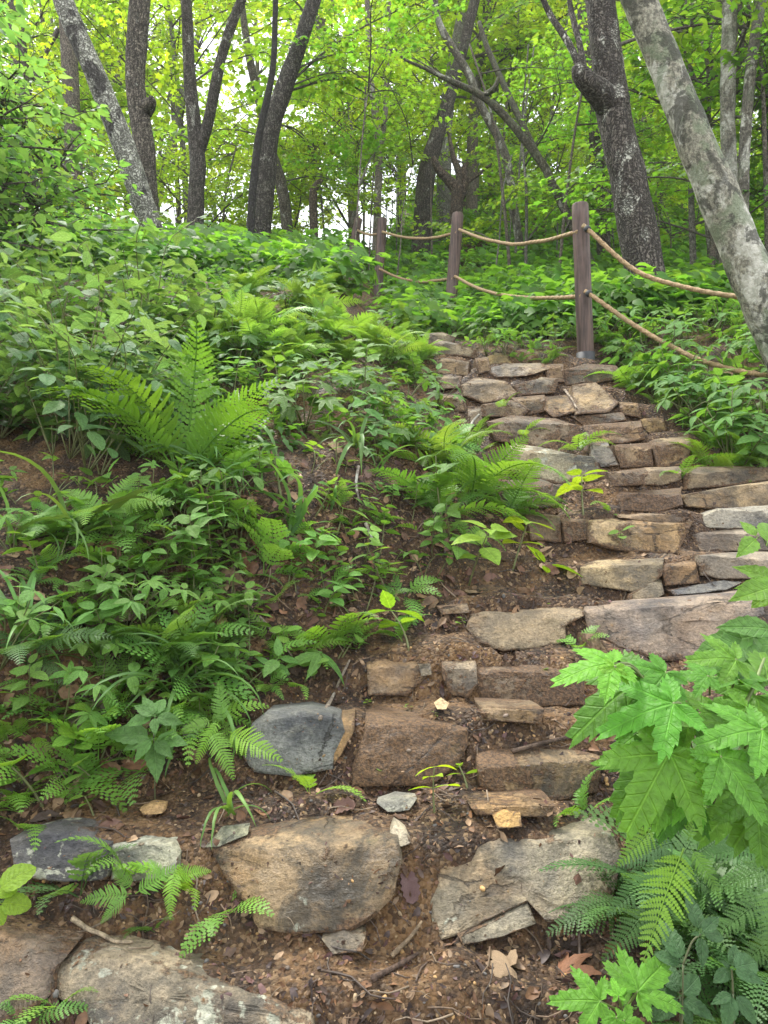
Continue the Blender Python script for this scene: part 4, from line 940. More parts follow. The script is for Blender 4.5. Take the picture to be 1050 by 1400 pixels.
pl(SEDGE[2], 312, 1112, .75, (.10, .19, .04), 'sedge', 'small tuft of strap leaves on the soil left of the blue grey stone', 'grass tuft')
pl(SEDGE[0], 398, 730, 1.0, (.08, .17, .05), 'sedge', 'tuft of strap leaves standing on the bare bank', 'grass tuft')
pl(SEDGE[1], 95, 745, 1.0, (.09, .16, .045), 'sedge', 'shaggy tuft of drooping blades above the mossy tan rock', 'grass tuft')
pl(FERNS[1], 285, 985, .95, (.11, .23, .035), 'small_fern', 'bright fern beside the strap leaf tuft on the lower bank', 'fern')
pl(FERNS[3], 330, 1035, .8, (.11, .23, .035), 'small_fern', 'fern reaching over the left end of the blue grey stone', 'fern')
pl(FERN[2], 40, 905, .72, C_DARK, 'fern', 'dark green fern at the left edge of the lower bank', 'fern')
pl(FERNS[0], 140, 900, 1.25, C_FERN, 'small_fern', 'fern below the mossy tan rock', 'fern')
pl(FERNS[3], 12, 1010, 1.2, C_FERN, 'small_fern', 'fern at the left edge level with the grey brown rock', 'fern')
pl(FERNS[3], 175, 1205, .82, C_FERN, 'small_fern', 'spreading fern under the dark slate stone', 'fern')
pl(FERNS[1], 240, 1215, .85, (.15, .29, .03), 'small_fern', 'small fern under the pale lichen stone', 'fern')
pl(FEATH[1], 110, 1222, .7, (.07, .16, .04), 'small_fern', 'feathery dark fern under the dark slate stone', 'fern')
pl(FEATH[0], 312, 1245, .62, C_FERN, 'small_fern', 'feathery fern at the left foot of the rust brown boulder', 'fern')
pl(FEATH[2], 215, 1270, .5, (.07, .15, .03), 'small_fern', 'tiny mossy fern on the soil below the pale lichen stone', 'fern')
pl(FEATH[2], 425, 1085, .8, (.13, .27, .035), 'small_fern', 'sprig of fern at the foot of the blue grey stone', 'fern')
pl(LIMEH[0], 512, 1068, .6, (.15, .28, .03), 'seedling', 'tiny seedling in front of the soil covered brown stone', 'seedling')
pl(LIMEH[1], 595, 1112, .8, (.24, .36, .02), 'seedling', 'lime yellow seedling left of the dark faced block', 'seedling')
pl(LIMEH[2], 640, 1080, .9, (.16, .28, .03), 'seedling', 'green seedling against the left edge of the dark faced block', 'seedling')
pl(LIMEH[1], 88, 1045, 1.05, (.18, .30, .03), 'seedling', 'yellow green seedling under the grey brown rock', 'seedling')
pl(LIMEH[0], 60, 1100, 1.3, (.13, .26, .035), 'seedling', 'seedling with drooping leaves near the left edge above the dark slate', 'seedling')
pl(LIMEH[2], 130, 1115, .8, (.14, .27, .035), 'seedling', 'tiny seedling on bare soil above the dark slate stone', 'seedling')
pl(FERNS[2], 30, 1135, 1.1, C_FERN, 'small_fern', 'fern on the left end of the dark slate stone', 'fern')
pl(FEATH[0], 80, 1375, .55, (.10, .22, .03), 'small_fern', 'little fern between the two lowest left stones', 'fern')
pl(FERNS[0], 45, 1395, .7, (.09, .20, .035), 'small_fern', 'fern in the lower left corner on the dark grained stone', 'fern')
pl(FERNS[1], 800, 1115, .85, (.10, .22, .035), 'small_fern', 'small fern under the big lobed leaves right of the dark faced block', 'fern')
pl(LIMEH[0], 850, 745, .75, C_FERN, 'seedling', 'tuft of tiny leaves in front of the ochre stone', 'seedling')
pl(FEATH[2], 795, 885, .7, (.12, .24, .04), 'small_fern', 'thin sprig in the gap between the two widest stones', 'fern')
pl(HERB[4], 500, 560, 1.0, (.11, .22, .04), 'leafy_plant', 'plant with a large pale leaf on the bank left of the arching ferns', 'plant')
pl(NARROW[0], 385, 680, 1.4, (.09, .20, .045), 'leafy_plant', 'tall plant with pale narrow leaves on the bare bank', 'plant')

# leaves set where the photograph shows them: junction pixel, tip pixel, depth
def leaf_at(root, mesh, uj, vj, ut, vt, d, tint, nrm=(0, -.6, .75), name='leaf', L=1.0, label=None):
    J = unp(uj, vj, d); n = Vector(nrm).normalized(); dr = ray(ut, vt); t = (J-ORI).dot(n)/dr.dot(n); T = ORI+dr*t
    Y = T-J; ln = Y.length/L; Y.normalize(); Z = n; X = Y.cross(Z).normalized(); Z = X.cross(Y)
    M = Matrix(((X.x*ln, Y.x*ln, Z.x*ln, J.x), (X.y*ln, Y.y*ln, Z.y*ln, J.y), (X.z*ln, Y.z*ln, Z.z*ln, J.z), (0, 0, 0, 1)))
    o = link(name, mesh, root, root.matrix_basis.inverted() @ M, tint)
    if label: o['label'] = label
    return J
def plant_root(name, u, v, d, label, cat='plant', group=None):
    p = unp(u, v, d); root = bpy.data.objects.new(name, None); COL.objects.link(root); root.matrix_basis = Matrix.Translation((p.x, p.y, gz(p.x, p.y))); tag(root, label, cat, group); return root
def stalk(root, pts, r0=.004, r1=.002, col=(.13, .17, .05)):
    o = root.matrix_basis.translation; link('stem', stem_mesh([tuple(Vector(p)-o) for p in pts], r0, r1, 12, 6), root, None, col)
HOPC = (.100, .255, .024)
hop = plant_root('climbing_plant', 1075, 1300, 1.22, 'large plant with big lobed toothed leaves overhanging the steps at the lower right')
g0 = Vector(hop.matrix_basis.translation)
HL = [ # mesh, junction, tip, depth, normal, colour factor
 (0, 921, 962, 812, 994, 1.00, (-.2, -.55, .8), 1.0), (1, 838, 908, 755, 917, 1.02, (0, -.45, .85), 1.25), (2, 878, 930, 773, 992, 1.07, (-.2, -.6, .75), .80),
 (2, 915, 1030, 858, 1135, .98, (-.1, -.75, .6), 1.05), (0, 1000, 992, 925, 928, 1.06, (.1, -.5, .8), .78), (0, 1042, 998, 952, 1008, 1.0, (.1, -.5, .8), 1.0),
 (3, 985, 1035, 1056, 1126, .97, (.2, -.7, .65), 1.0), (1, 968, 925, 912, 918, 1.08, (0, -.5, .85), .95), (1, 966, 1040, 962, 1094, .97, (-.1, -.8, .5), 1.5),
 (2, 885, 1036, 832, 1118, 1.04, (-.4, -.7, .5), .8), (3, 1030, 1085, 1050, 1190, 1.02, (.1, -.85, .45), .7), (1, 840, 912, 832, 945, 1.01, (0, -.7, .6), 1.35),
 (0, 880, 1000, 828, 1030, 1.03, (-.2, -.5, .8), .95), (2, 1010, 930, 985, 880, 1.12, (.1, -.4, .9), .85), (3, 940, 1085, 900, 1150, 1.1, (0, -.8, .5), .6), (3, 1050, 930, 1040, 880, 1.15, (.1, -.4, .9), .8),
 (0, 1060, 1060, 1010, 1160, 1.06, (.1, -.7, .6), .75), (2, 905, 945, 880, 900, 1.12, (0, -.5, .85), .8)]
rl = random.Random(5)
for _ in range(16):
    uj, vj = rl.uniform(880, 1060), rl.uniform(880, 1120); a = rl.uniform(1.2, 4.2); ln = rl.uniform(55, 95)
    HL.append((rl.randrange(4), uj, vj, uj+ln*math.cos(a), vj+ln*math.sin(a)*.8, rl.uniform(1.04, 1.2), (rl.uniform(-.3, .3), rl.uniform(-.8, -.45), rl.uniform(.5, .85)), rl.uniform(.75, 1.2)))
hub = unp(975, 1020, 1.08)
stalk(hop, [g0, g0+(hub-g0)*.5+Vector((.09, .10, .02)), hub, unp(925, 955, 1.10), unp(840, 905, 1.03)], .0035, .002)
stalk(hop, [hub, unp(1020, 960, 1.12), unp(1045, 900, 1.18)], .004, .002)
for m, uj, vj, ut, vt, d, n, k in HL:
    J = leaf_at(hop, HOPM[m], uj, vj, ut, vt, d, (HOPC[0]*k*(1.15 if k > 1.2 else 1)*U(.85, 1.15), HOPC[1]*k*U(.9, 1.08), HOPC[2]*k), n)
    c = unp(uj+ (975-uj)*.35, vj+25, d+.06); stalk(hop, [J, (J+c)/2+Vector((0, 0, .012)), c], .0022, .0018)
hop2 = plant_root('climbing_plant', 860, 1420, 1.12, 'low plant with lobed bright leaves at the bottom edge right of the steps')
g2 = Vector(hop2.matrix_basis.translation); hb2 = unp(852, 1385, 1.12)
for m, uj, vj, ut, vt, d, n, k in [(0, 820, 1369, 748, 1364, 1.08, (-.1, -.6, .75), 1.05), (3, 872, 1355, 918, 1304, 1.1, (.1, -.5, .8), 1.02), (1, 845, 1362, 838, 1335, 1.08, (0, -.7, .6), 1.6),
                                   (1, 853, 1396, 892, 1405, 1.06, (.2, -.6, .7), 1.05), (2, 862, 1352, 826, 1304, 1.13, (-.1, -.5, .8), .9), (1, 842, 1392, 838, 1425, 1.05, (0, -.7, .6), 1.0)]:
    J = leaf_at(hop2, HOPM[m], uj, vj, ut, vt, d, (HOPC[0]*k, HOPC[1]*k, HOPC[2]*k), n); stalk(hop2, [J, (J+hb2)/2, hb2], .002, .002)
stalk(hop2, [g2, hb2], .003, .002)
# dark toothed five-leaf sprigs
def sprig(label, ub, vb, hubs, tips, d, tint, mesh=None, name='leafy_sprig'):
    if d is None: hh = hit(tips[0][1], hubs[0][1]+25, BVG)[0]; d = hh.y-.10
    r = plant_root(name, ub, vb, d+.03, label); g = Vector(r.matrix_basis.translation); prev = g
    for u, v in hubs:
        q = unp(u, v, d); stalk(r, [prev, (prev+q)/2+Vector((0, 0, .01)), q], .0016, .0012, (.08, .09, .04)); prev = q
    for hi, ut, vt in tips:
        k = U(.85, 1.15); leaf_at(r, random.choice(mesh or OV), hubs[hi][0], hubs[hi][1], ut, vt, d+U(-.02, .02), (tint[0]*k, tint[1]*k, tint[2]*k), (U(-.25, .25), U(-.75, -.5), U(.6, .85)), L=1.12)
    return r
C_FIVE = (.062, .135, .052)
sprig('dark green plant with toothed oval leaves below the large lobed plant', 930, 1360, [(934, 1318), (958, 1277)], [(1, 938, 1214), (1, 994, 1277), (1, 962, 1324), (1, 944, 1276), (0, 902, 1250), (0, 930, 1322), (0, 896, 1300), (1, 985, 1250)], 1.12, C_FIVE)
sprig('dark green plant with toothed oval leaves in the lower right corner', 1010, 1420, [(1002, 1358), (1000, 1325)], [(1, 1008, 1288), (1, 1048, 1345), (1, 978, 1340), (1, 985, 1312), (0, 1042, 1400), (0, 993, 1404), (0, 972, 1372), (1, 1045, 1310)], 1.08, C_FIVE)
sprig('dull green plant with broad leaves behind the low lobed plant at the bottom', 930, 1420, [(930, 1362)], [(0, 905, 1310), (0, 892, 1392), (0, 946, 1402), (0, 980, 1395), (0, 962, 1330), (0, 900, 1350)], 1.16, (.05, .11, .042))
sprig('broadleaf plant with many toothed leaves on the lower left bank', 212, 1045, [(210, 1010), (212, 980)], [(0, 140, 996), (0, 165, 1022), (0, 215, 1064), (0, 235, 1035), (0, 252, 1010), (1, 182, 962), (1, 195, 950), (1, 222, 950), (1, 246, 985), (1, 170, 985), (0, 180, 1040), (0, 195, 1015), (1, 232, 965), (1, 210, 1000)], None, (.085, .18, .045))
sprig('thin stem with soft oval leaves entering from the right edge', 1075, 900, [(1075, 800), (1048, 745), (1036, 735)], [(2, 1012, 710), (2, 1010, 758), (0, 1002, 770), (0, 1000, 815), (0, 1030, 822), (0, 1020, 790), (1, 1060, 705), (0, 1005, 800)], 1.5, (.13, .26, .03), OV[2:], 'leafy_sprig')
sprig('cluster of large smooth leaves at the right edge above the lobed plant', 1085, 980, [(1062, 862), (1040, 868)], [(1, 945, 888), (0, 985, 850), (0, 1000, 915), (1, 975, 900), (0, 1035, 930)], 1.3, (.09, .20, .04))
sprig('plant with three round yellow green leaves at the left edge', -20, 1290, [(-8, 1222), (-5, 1235)], [(0, 40, 1182), (0, 20, 1216), (1, 38, 1236), (1, 0, 1260), (0, -20, 1190)], 1.42, (.19, .31, .025), RO)
# flat fern fronds on the lower right bank
def fronds(name, label, ub, vb, d, rows):
    r = plant_root(name, ub, vb, d, label, 'fern')
    for uj, vj, ut, vt, dd, tint, m in rows: leaf_at(r, FRF[m], uj, vj, ut, vt, dd, jit(tint, .08), (U(-.25, .2), U(-.8, -.6), U(.5, .7)), 'frond', .96)
fronds('fern', 'large bright fern with a hanging frond beside the large flat grey stone', 930, 1200, 1.25, [(935, 1160, 878, 1312, 1.16, (.14, .285, .032), 0), (925, 1105, 842, 1178, 1.12, (.14, .285, .032), 1), (945, 1160, 985, 1230, 1.18, (.11, .24, .035), 0), (940, 1150, 965, 1080, 1.25, (.11, .24, .035), 1)])
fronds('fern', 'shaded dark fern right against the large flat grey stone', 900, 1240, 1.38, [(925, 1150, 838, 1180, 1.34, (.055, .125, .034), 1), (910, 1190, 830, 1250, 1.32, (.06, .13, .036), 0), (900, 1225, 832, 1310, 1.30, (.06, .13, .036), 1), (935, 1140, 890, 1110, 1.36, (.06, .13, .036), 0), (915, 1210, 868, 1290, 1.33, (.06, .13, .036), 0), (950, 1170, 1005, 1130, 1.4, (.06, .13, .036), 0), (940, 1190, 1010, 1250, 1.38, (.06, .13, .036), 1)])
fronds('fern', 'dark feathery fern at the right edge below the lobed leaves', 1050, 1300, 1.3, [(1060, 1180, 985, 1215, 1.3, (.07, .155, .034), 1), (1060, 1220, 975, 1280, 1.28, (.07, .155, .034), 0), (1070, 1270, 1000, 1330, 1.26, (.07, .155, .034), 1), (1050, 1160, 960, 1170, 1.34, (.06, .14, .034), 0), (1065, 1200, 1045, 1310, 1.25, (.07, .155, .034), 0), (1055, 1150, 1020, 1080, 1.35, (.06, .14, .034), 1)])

def dpt(u, v): return hit(u, v, BVG)[0].y
d1, d2, d3 = dpt(235, 1235)-.05, dpt(300, 1040)-.06, dpt(150, 1235)-.05
BR = (.16, .32, .03)
fronds('small_fern', 'brightest fern, with two hanging fronds, below the pale lichen covered stone', 245, 1215, d1, [(232, 1200, 290, 1186, d1, BR, 1), (240, 1190, 232, 1256, d1-.02, BR, 0), (225, 1200, 200, 1172, d1+.02, C_FERN, 1)])
fronds('small_fern', 'fern spreading sideways under the dark slate stone', 170, 1230, d3, [(185, 1222, 250, 1182, d3, (.14, .28, .034), 0), (180, 1222, 110, 1232, d3, C_FERN, 0), (175, 1225, 130, 1262, d3-.02, C_FERN, 1), (180, 1215, 150, 1180, d3+.02, C_FERN, 1)])
fronds('small_fern', 'fern with bright fronds laid over the left end of the blue grey stone', 300, 1040, d2, [(312, 1000, 384, 1040, d2, BR, 0), (300, 985, 262, 1040, d2, BR, 1), (305, 990, 300, 930, d2+.04, C_FERN, 0), (290, 1000, 318, 1060, d2-.02, (.14, .28, .034), 1), (290, 985, 240, 1000, d2, C_FERN, 1)])
# ------------------------------------------------------------------ plants that fill the slope, one object each
def hides(x, y):
    u = 525+F*x/y
    v = 700-F*(gz(x, y)-CZ)/y
    if 800 < u < 1070 and y < 4.9 and random.random() < .85:
        rv = float(np.interp(u, [800, 870, 960, 1060], [398, 445, 493, 514]))
        if rv-5 < v < rv+62: return True
    return any(abs(u-(p[0][0]+p[1][0])/2) < (24 if p[3] < 9 else 36) and max(4.6, p[3]*.60) < y < p[3]+.1 for p in POSTS[:4])
FILLED = []
def fill(n, rect, recs, sc, tint, name, label, cat, group, onpath=False, lean=None, away=None):
    k = 0; tint = tuple(1.22*c for c in tint); tries = 0
    while k < n and tries < n*6:
        tries += 1
        u, v = U(rect[0], rect[2]), U(rect[1], rect[3]); h, nn = hit(u, v, BVG)
        if h is None: continue
        if not onpath and xl(h.y)-.02 < h.x < xr(h.y)+.02 and h.y < 5.5: continue
        if h.y < .9 or (h.y > 3.2 and hides(h.x, h.y)): continue
        FILLED.append(place(random.choice(recs), h-Vector((0, 0, .01)), U(0, 6.28), U(*sc), jit(tint, .2), name, label, cat, group, lean or (R(U(8, 36)), R(U(-14, 14))))); k += 1
fill(90, (130, 400, 600, 590), MAPH, (.7, 1.2), (.078, .165, .040), 'maple_seedling', 'lobed leaf seedling on the green slope', 'seedling', 'lobed seedlings on the green slope')
fill(84, (120, 420, 610, 600), HERB, (.6, 1.0), (.078, .168, .038), 'leafy_herb', 'oval leaved herb on the green slope', 'plant', 'oval leaved herbs on the green slope')
fill(56, (500, 470, 650, 640), MAPH+HERB, (.5, .85), (.085, .18, .042), 'slope_plant', 'leafy plant', 'plant', 'plants along the left edge of the upper steps')
fill(60, (290, 372, 590, 500), FERN, (.5, .8), (.135, .25, .048), 'fern', 'pale lacy fern under the crest', 'fern', 'pale ferns under the crest')
fill(15, (-60, 560, 180, 660), SHRUB, (.46, .62), (.092, .18, .068), 'shrub', 'low shrub with large soft oval leaves', 'shrub', 'low shrubs on the left bank', lean=(R(22), 0))
fill(14, (-60, 430, 230, 560), SHRUB, (.55, .75), (.092, .18, .06), 'shrub', 'bushy shrub with oval leaves', 'shrub', 'bushy shrubs up the left bank', lean=(R(18), 0))
fill(130, (640, 395, 1060, 560), TRIH, (.75, 1.2), (.09, .20, .040), 'three_leaved_herb', 'small leaved herb behind the rope', 'plant', 'small leaved herbs behind the rope fence')
fill(90, (640, 395, 1060, 540), MAPH, (.75, 1.15), (.09, .20, .042), 'maple_seedling', 'lobed leaf seedling behind the rope', 'seedling', 'lobed seedlings behind the rope fence')
fill(40, (650, 440, 785, 498), FERNS+TRIH+HERB, (.7, 1.0), (.085, .19, .038), 'slope_plant', 'low plant at the head of the steps', 'plant', 'low plants at the head of the steps', True)
fill(22, (560, 420, 660, 452), FERN+HERB, (.6, .9), (.11, .22, .04), 'slope_plant', 'low plant at the head of the steps', 'plant', 'low plants at the head of the steps', True)
fill(50, (640, 395, 1060, 560), FERNS+FEATH, (.8, 1.25), (.095, .20, .038), 'fern', 'fern behind the rope', 'fern', 'ferns behind the rope fence')
fill(60, (860, 500, 1060, 650), TRIH+HERB, (.9, 1.4), (.080, .185, .040), 'bank_herb', 'leafy herb low on the right bank', 'plant', 'leafy herbs on the right bank')
fill(22, (860, 500, 1060, 650), FERNS+FERN[2:3], (.7, .95), (.105, .22, .038), 'fern', 'fern low on the right bank', 'fern', 'ferns on the right bank')
fill(36, (250, 600, 640, 830), FERNS+FEATH, (.5, .9), (.105, .22, .038), 'small_fern', 'small fern on the bare earth bank', 'fern', 'small ferns on the bare earth bank')
fill(74, (240, 590, 640, 850), HERB+LIMEH+TRIH[:1], (.45, .85), (.105, .215, .038), 'seedling', 'seedling on the bare earth bank', 'seedling', 'seedlings on the bare earth bank')
fill(9, (250, 590, 520, 720), SEDGE, (.6, .9), (.08, .165, .045), 'sedge', 'wisp of grassy blades on the upper bare bank', 'grass tuft', 'grass tufts on the upper bare bank')
fill(66, (-10, 690, 340, 990), FERNS+FEATH+FERN[2:3], (.55, .95), (.10, .21, .038), 'small_fern', 'fern low on the left bank', 'fern', 'ferns low on the left bank')
fill(110, (-10, 670, 360, 1010), HERB+TRIH+LIMEH, (.5, .85), (.10, .205, .040), 'leafy_plant', 'leafy plant low on the left bank', 'plant', 'leafy plants low on the left bank')
fill(8, (-10, 720, 330, 960), SEDGE, (.6, 1.0), (.085, .165, .045), 'sedge', 'grassy tuft low on the left bank', 'grass tuft', 'grass tufts low on the left bank')
fill(18, (360, 840, 520, 960), FERNS+LIMEH, (.6, .9), (.11, .225, .038), 'small_fern', 'small fern', 'fern', 'small ferns above the blue grey stone')
fill(34, (-20, 980, 330, 1140), LIMEH+FEATH+FERNS, (.5, 1.0), (.13, .25, .038), 'seedling', 'small sprout', 'seedling', 'small sprouts on the lower left soil')
fill(14, (420, 700, 900, 1110), LIMEH, (.2, .4), (.14, .265, .036), 'seedling', 'minute seedling on the trodden soil', 'seedling', 'minute seedlings on the steps', True)
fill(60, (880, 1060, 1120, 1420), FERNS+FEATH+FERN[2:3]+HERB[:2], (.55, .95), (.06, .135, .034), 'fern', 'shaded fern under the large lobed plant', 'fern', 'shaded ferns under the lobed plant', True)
# say where each of them stands
MARKS = [(150, 180, 'the leaning flaky trunk'), (268, 300, 'the forked trunk'), (360, 300, 'the stout curved trunk'), (520, 345, 'the third fence post'), (582, 290, 'the mossy footed trunk'), (620, 365, 'the second fence post'), (800, 390, 'the nearest post'), (875, 340, 'the massive furrowed trunk'), (990, 330, 'the big pale trunk'),
 (1000, 110, 'the straight pale trunk'), (880, 375, 'the upper rope'), (900, 465, 'the lower rope'), (190, 590, 'the big bright fern'), (640, 620, 'the large arching fern'), (760, 630, 'the lichen spotted plank'), (815, 545, 'the bright ochre stone'), (620, 490, 'the uppermost steps'), (960, 610, 'the bright right hand fern'), (1000, 675, 'the long tan riser'),
 (135, 830, 'the mossy tan rock'), (120, 975, 'the grey brown rock'), (205, 1010, 'the toothed broadleaf plant'), (235, 900, 'the large strap leaf tuft'), (400, 1015, 'the blue grey stone'), (90, 1175, 'the dark slate stone'), (400, 690, 'the tall narrow leaved plant'), (490, 655, 'the short pale stick'), (560, 870, 'the round leaved seedling'), (640, 780, 'the light green seedling'), (540, 925, 'the small left stone'),
 (720, 855, 'the broad flat tan stone'), (875, 730, 'the ochre stone with dark patch'), (740, 1060, 'the dark faced block'), (565, 1025, 'the soil covered brown stone'), (900, 980, 'the large lobed plant'), (340, 500, 'the bank shrubs'), (60, 520, 'the low left shrubs'), (40, 240, 'the tall left shrubs'), (450, 420, 'the pale crest ferns'), (560, 800, 'the bare soil')]
MARKS = [m for m in MARKS if m[2] not in ('the bank shrubs', 'the low left shrubs', 'the tall left shrubs', 'the pale crest ferns', 'the bare soil')]
def where(o, dz=0.0):
    p = o.matrix_basis.translation; u = 525+F*p.x/p.y; v = 700-F*(p.z+dz-CZ)/p.y
    m = min(MARKS, key=lambda m: (m[0]-u)**2+(m[1]-v)**2); dx, dy = u-m[0], v-m[1]
    r = ('right of ' if dx > 0 else 'left of ') if abs(dx) > abs(dy) else ('below ' if dy > 0 else 'above ')
    return r+m[2]
for o in WOOD: o['label'] = o['label']+' '+where(o, 2.0)
for o in FILLED: o['label'] = o['label']+' '+where(o, o.get('rise', .1))
# ------------------------------------------------------------------ uncountable cover: distant undergrowth, litter, crumbs
def lowherb(seed):
    rd = random.Random(seed); Ms = []
    for k in range(20):
        a = rd.uniform(0, 6.28); r = rd.uniform(.02, .22); z = rd.uniform(.05, .27)
        Ms.append(np.array(TRS((math.cos(a)*r, math.sin(a)*r, z), (R(rd.gauss(-12, 16)), R(rd.gauss(0, 16)), a-1.57), rd.uniform(.05, .09))))
    V, Fs, UV, T = merge(FARL[seed % 3], np.array(Ms)); return V, Fs, UV
def lowfern(seed):
    rd = random.Random(seed); fr = frond(9, 3, .15, 60, -35, .26, .2, seed, .8); Ms = [np.array(TRS((0, 0, 0), (R(rd.uniform(-12, 12)), 0, k*6.28/6+rd.uniform(-.3, .3)), rd.uniform(.35, .55))) for k in range(6)]
    V, Fs, UV, T = merge((fr[0][104:], [tuple(i-104 for i in f) for f in fr[1] if min(f) >= 104], fr[2][104:]), np.array(Ms)); return V, Fs, UV
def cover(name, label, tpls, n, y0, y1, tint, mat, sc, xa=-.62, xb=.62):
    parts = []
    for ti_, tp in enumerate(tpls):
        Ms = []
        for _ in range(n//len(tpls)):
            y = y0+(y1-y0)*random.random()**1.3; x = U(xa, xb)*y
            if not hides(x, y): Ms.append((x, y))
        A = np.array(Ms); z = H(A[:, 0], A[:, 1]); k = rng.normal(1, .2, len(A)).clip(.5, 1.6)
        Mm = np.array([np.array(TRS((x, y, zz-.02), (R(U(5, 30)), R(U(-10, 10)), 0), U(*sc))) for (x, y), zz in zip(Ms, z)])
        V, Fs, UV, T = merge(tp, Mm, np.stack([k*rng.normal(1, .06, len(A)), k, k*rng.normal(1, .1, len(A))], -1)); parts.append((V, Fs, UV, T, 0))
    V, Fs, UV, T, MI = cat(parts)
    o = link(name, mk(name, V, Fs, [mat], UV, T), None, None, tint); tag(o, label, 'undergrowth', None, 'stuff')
cover('undergrowth', 'mass of leafy undergrowth covering the upper slope under the trees', [lowherb(i) for i in range(3)], 3900, 5.4, 22, (.105, .215, .042), M_CROWN, (.8, 1.35))
cover('fern_cover', 'mass of low ferns mixed into the undergrowth of the upper slope', [lowfern(i) for i in range(2)], 460, 6.0, 15, (.12, .225, .042), M_FROND, (.7, 1.1), -.5, .5)
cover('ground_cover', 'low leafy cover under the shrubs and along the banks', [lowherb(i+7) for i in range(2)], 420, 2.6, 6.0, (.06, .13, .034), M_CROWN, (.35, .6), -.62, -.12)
BRN = np.array([(.12, .058, .026), (.095, .046, .022), (.055, .030, .018), (.16, .08, .036), (.19, .115, .06), (.085, .040, .035), (.23, .15, .085), (.045, .03, .026)])
def scatter(n, regs, stone_p=.25):
    out = []
    for _ in range(n):
        u0, v0, u1, v1 = random.choice(regs); r = BV.ray_cast(ORI, ray(U(u0, u1), U(v0, v1)).normalized())
        if r[0] is None: continue
        if r[2] >= len(GF) and random.random() > stone_p: continue
        out.append((r[0], r[1]))
    return out
def frag(seed, nx=4, w=.5):
    rd = np.random.default_rng(seed); t = np.linspace(0, 1, nx+1); V = []; b = rd.uniform(-.5, .7); c = rd.uniform(.2, 1)
    for i, ti in enumerate(t):
        ww = w*math.sin(math.pi*min(max(ti, .08), .95))**.7*rd.uniform(.55, 1.1)/2
        for s in (-1, 0, 1): V.append((s*ww, ti-.5, b*(ti-.5)**2+c*abs(s)*ww*rd.uniform(.2, 1)+.05))
    return np.array(V), [(i*3+j, i*3+j+1, i*3+4+j, i*3+3+j) for i in range(nx) for j in (0, 1)], np.full((len(V), 2), .5)
def strew(name, label, cat_, tpls, pts, sz, mat, pal, flat=25):
    parts = []; random.shuffle(pts)
    for k, tp in enumerate(tpls):
        sel = pts[k::len(tpls)]
        if not sel: continue
        Ms = []; 
        for p, n in sel:
            q = Vector(n).to_track_quat('Z', 'Y').to_matrix().to_4x4() @ Euler((R(random.gauss(0, flat)), R(random.gauss(0, flat)), U(0, 6.28))).to_matrix().to_4x4()
            Ms.append(np.array(Matrix.Translation(p) @ q @ Matrix.Scale(U(*sz)*(1+.7*(random.random() < .15)), 4)))
        c = pal[rng.integers(0, len(pal), len(sel))]*rng.uniform(.65, 1.3, (len(sel), 1)); V, Fs, UV, T = merge(tp, np.array(Ms), c); parts.append((V, Fs, UV, T, 0))
    V, Fs, UV, T, MI = cat(parts); tag(link(name, mk(name, V, Fs, [mat], UV, T)), label, cat_, None, 'stuff')
REG = [(20, 1200, 850, 1400), (0, 1040, 860, 1210), (330, 900, 860, 1120), (560, 660, 1050, 960), (240, 580, 760, 920), (240, 620, 640, 860), (0, 680, 340, 1060), (640, 470, 960, 700), (560, 440, 860, 560)]
DLT, DLF, DLU = [], [], []
for w_, fo_, dr_ in ((.55, .5, .2), (.45, .9, .35), (.6, .3, -.25)):
    v_, f_, u_ = leaf_ovate(w_, 8, .08, fo_, dr_, .6, .9, 5); v_ = v_+np.array([0, -.5, .06]); v_[:, 2] += .06*fbm(v_*4+w_*9, 2, 5); DLT.append(v_); DLF.append(f_); DLU.append(u_)
strew('leaf_litter', 'scattered brown dead leaf scraps on the soil of steps and bank', 'leaf litter', [frag(i, 4, w) for i, w in enumerate((.5, .6, .35, .7))], scatter(3800, REG, .10), (.009, .024), M_LITTER, BRN)
strew('fallen_leaves', 'scattered whole dead leaves lying on the bare bank and step edges', 'leaf litter', [(DLT[0], DLF[0], DLU[0]), (DLT[1], DLF[1], DLU[1]), (DLT[2], DLF[2], DLU[2])], scatter(330, [(240, 600, 640, 860), (560, 660, 800, 860), (0, 700, 300, 1130), (240, 600, 640, 860)], .2), (.028, .06), M_LITTER, np.array([(.17, .085, .045), (.12, .06, .04), (.20, .12, .065), (.09, .05, .035), (.24, .16, .09)]), 22)
strew('bark_crumbs', 'small crumbs of bark and rotted leaf on the trodden soil', 'leaf litter', [frag(20+i, 2, .6) for i in range(3)], scatter(17000, REG, .13), (.004, .012), M_LITTER, BRN, 35)
def pebble(seed):
    import bmesh
    bm = bmesh.new(); bmesh.ops.create_icosphere(bm, subdivisions=2, radius=.5); V = np.array([v.co[:] for v in bm.verts]); Fs = [tuple(v.index for v in f.verts) for f in bm.faces]; bm.free()
    V = V*(1+.25*fbm(V*1.8+seed*7, 2, seed))[:, None]*np.array([1, .8, .55]); return V, Fs, np.full((len(V), 2), .5)
strew('gravel', 'tiny pebbles and grit in the soil of the steps', 'gravel', [pebble(i) for i in range(3)], scatter(1300, REG[:5], .04), (.003, .009), M_PEBBLE, np.array([(.24, .16, .08), (.30, .22, .13), (.16, .12, .09), (.12, .11, .10), (.33, .20, .08)]), 40)
TW = [tube(smooth_path([(-.5, 0, .01), (-.1, .06, .02), (.2, -.03, .02), (.5, .03, .01)], 7), np.linspace(.018, .009, 7), 4) for _ in range(1)]
strew('twig_litter', 'thin dead twigs and rootlets scattered on the soil', 'twigs', TW, scatter(800, REG, .10), (.03, .12), M_LITTER, np.array([(.12, .08, .05), (.08, .055, .04), (.20, .15, .10), (.06, .045, .035)]), 14)
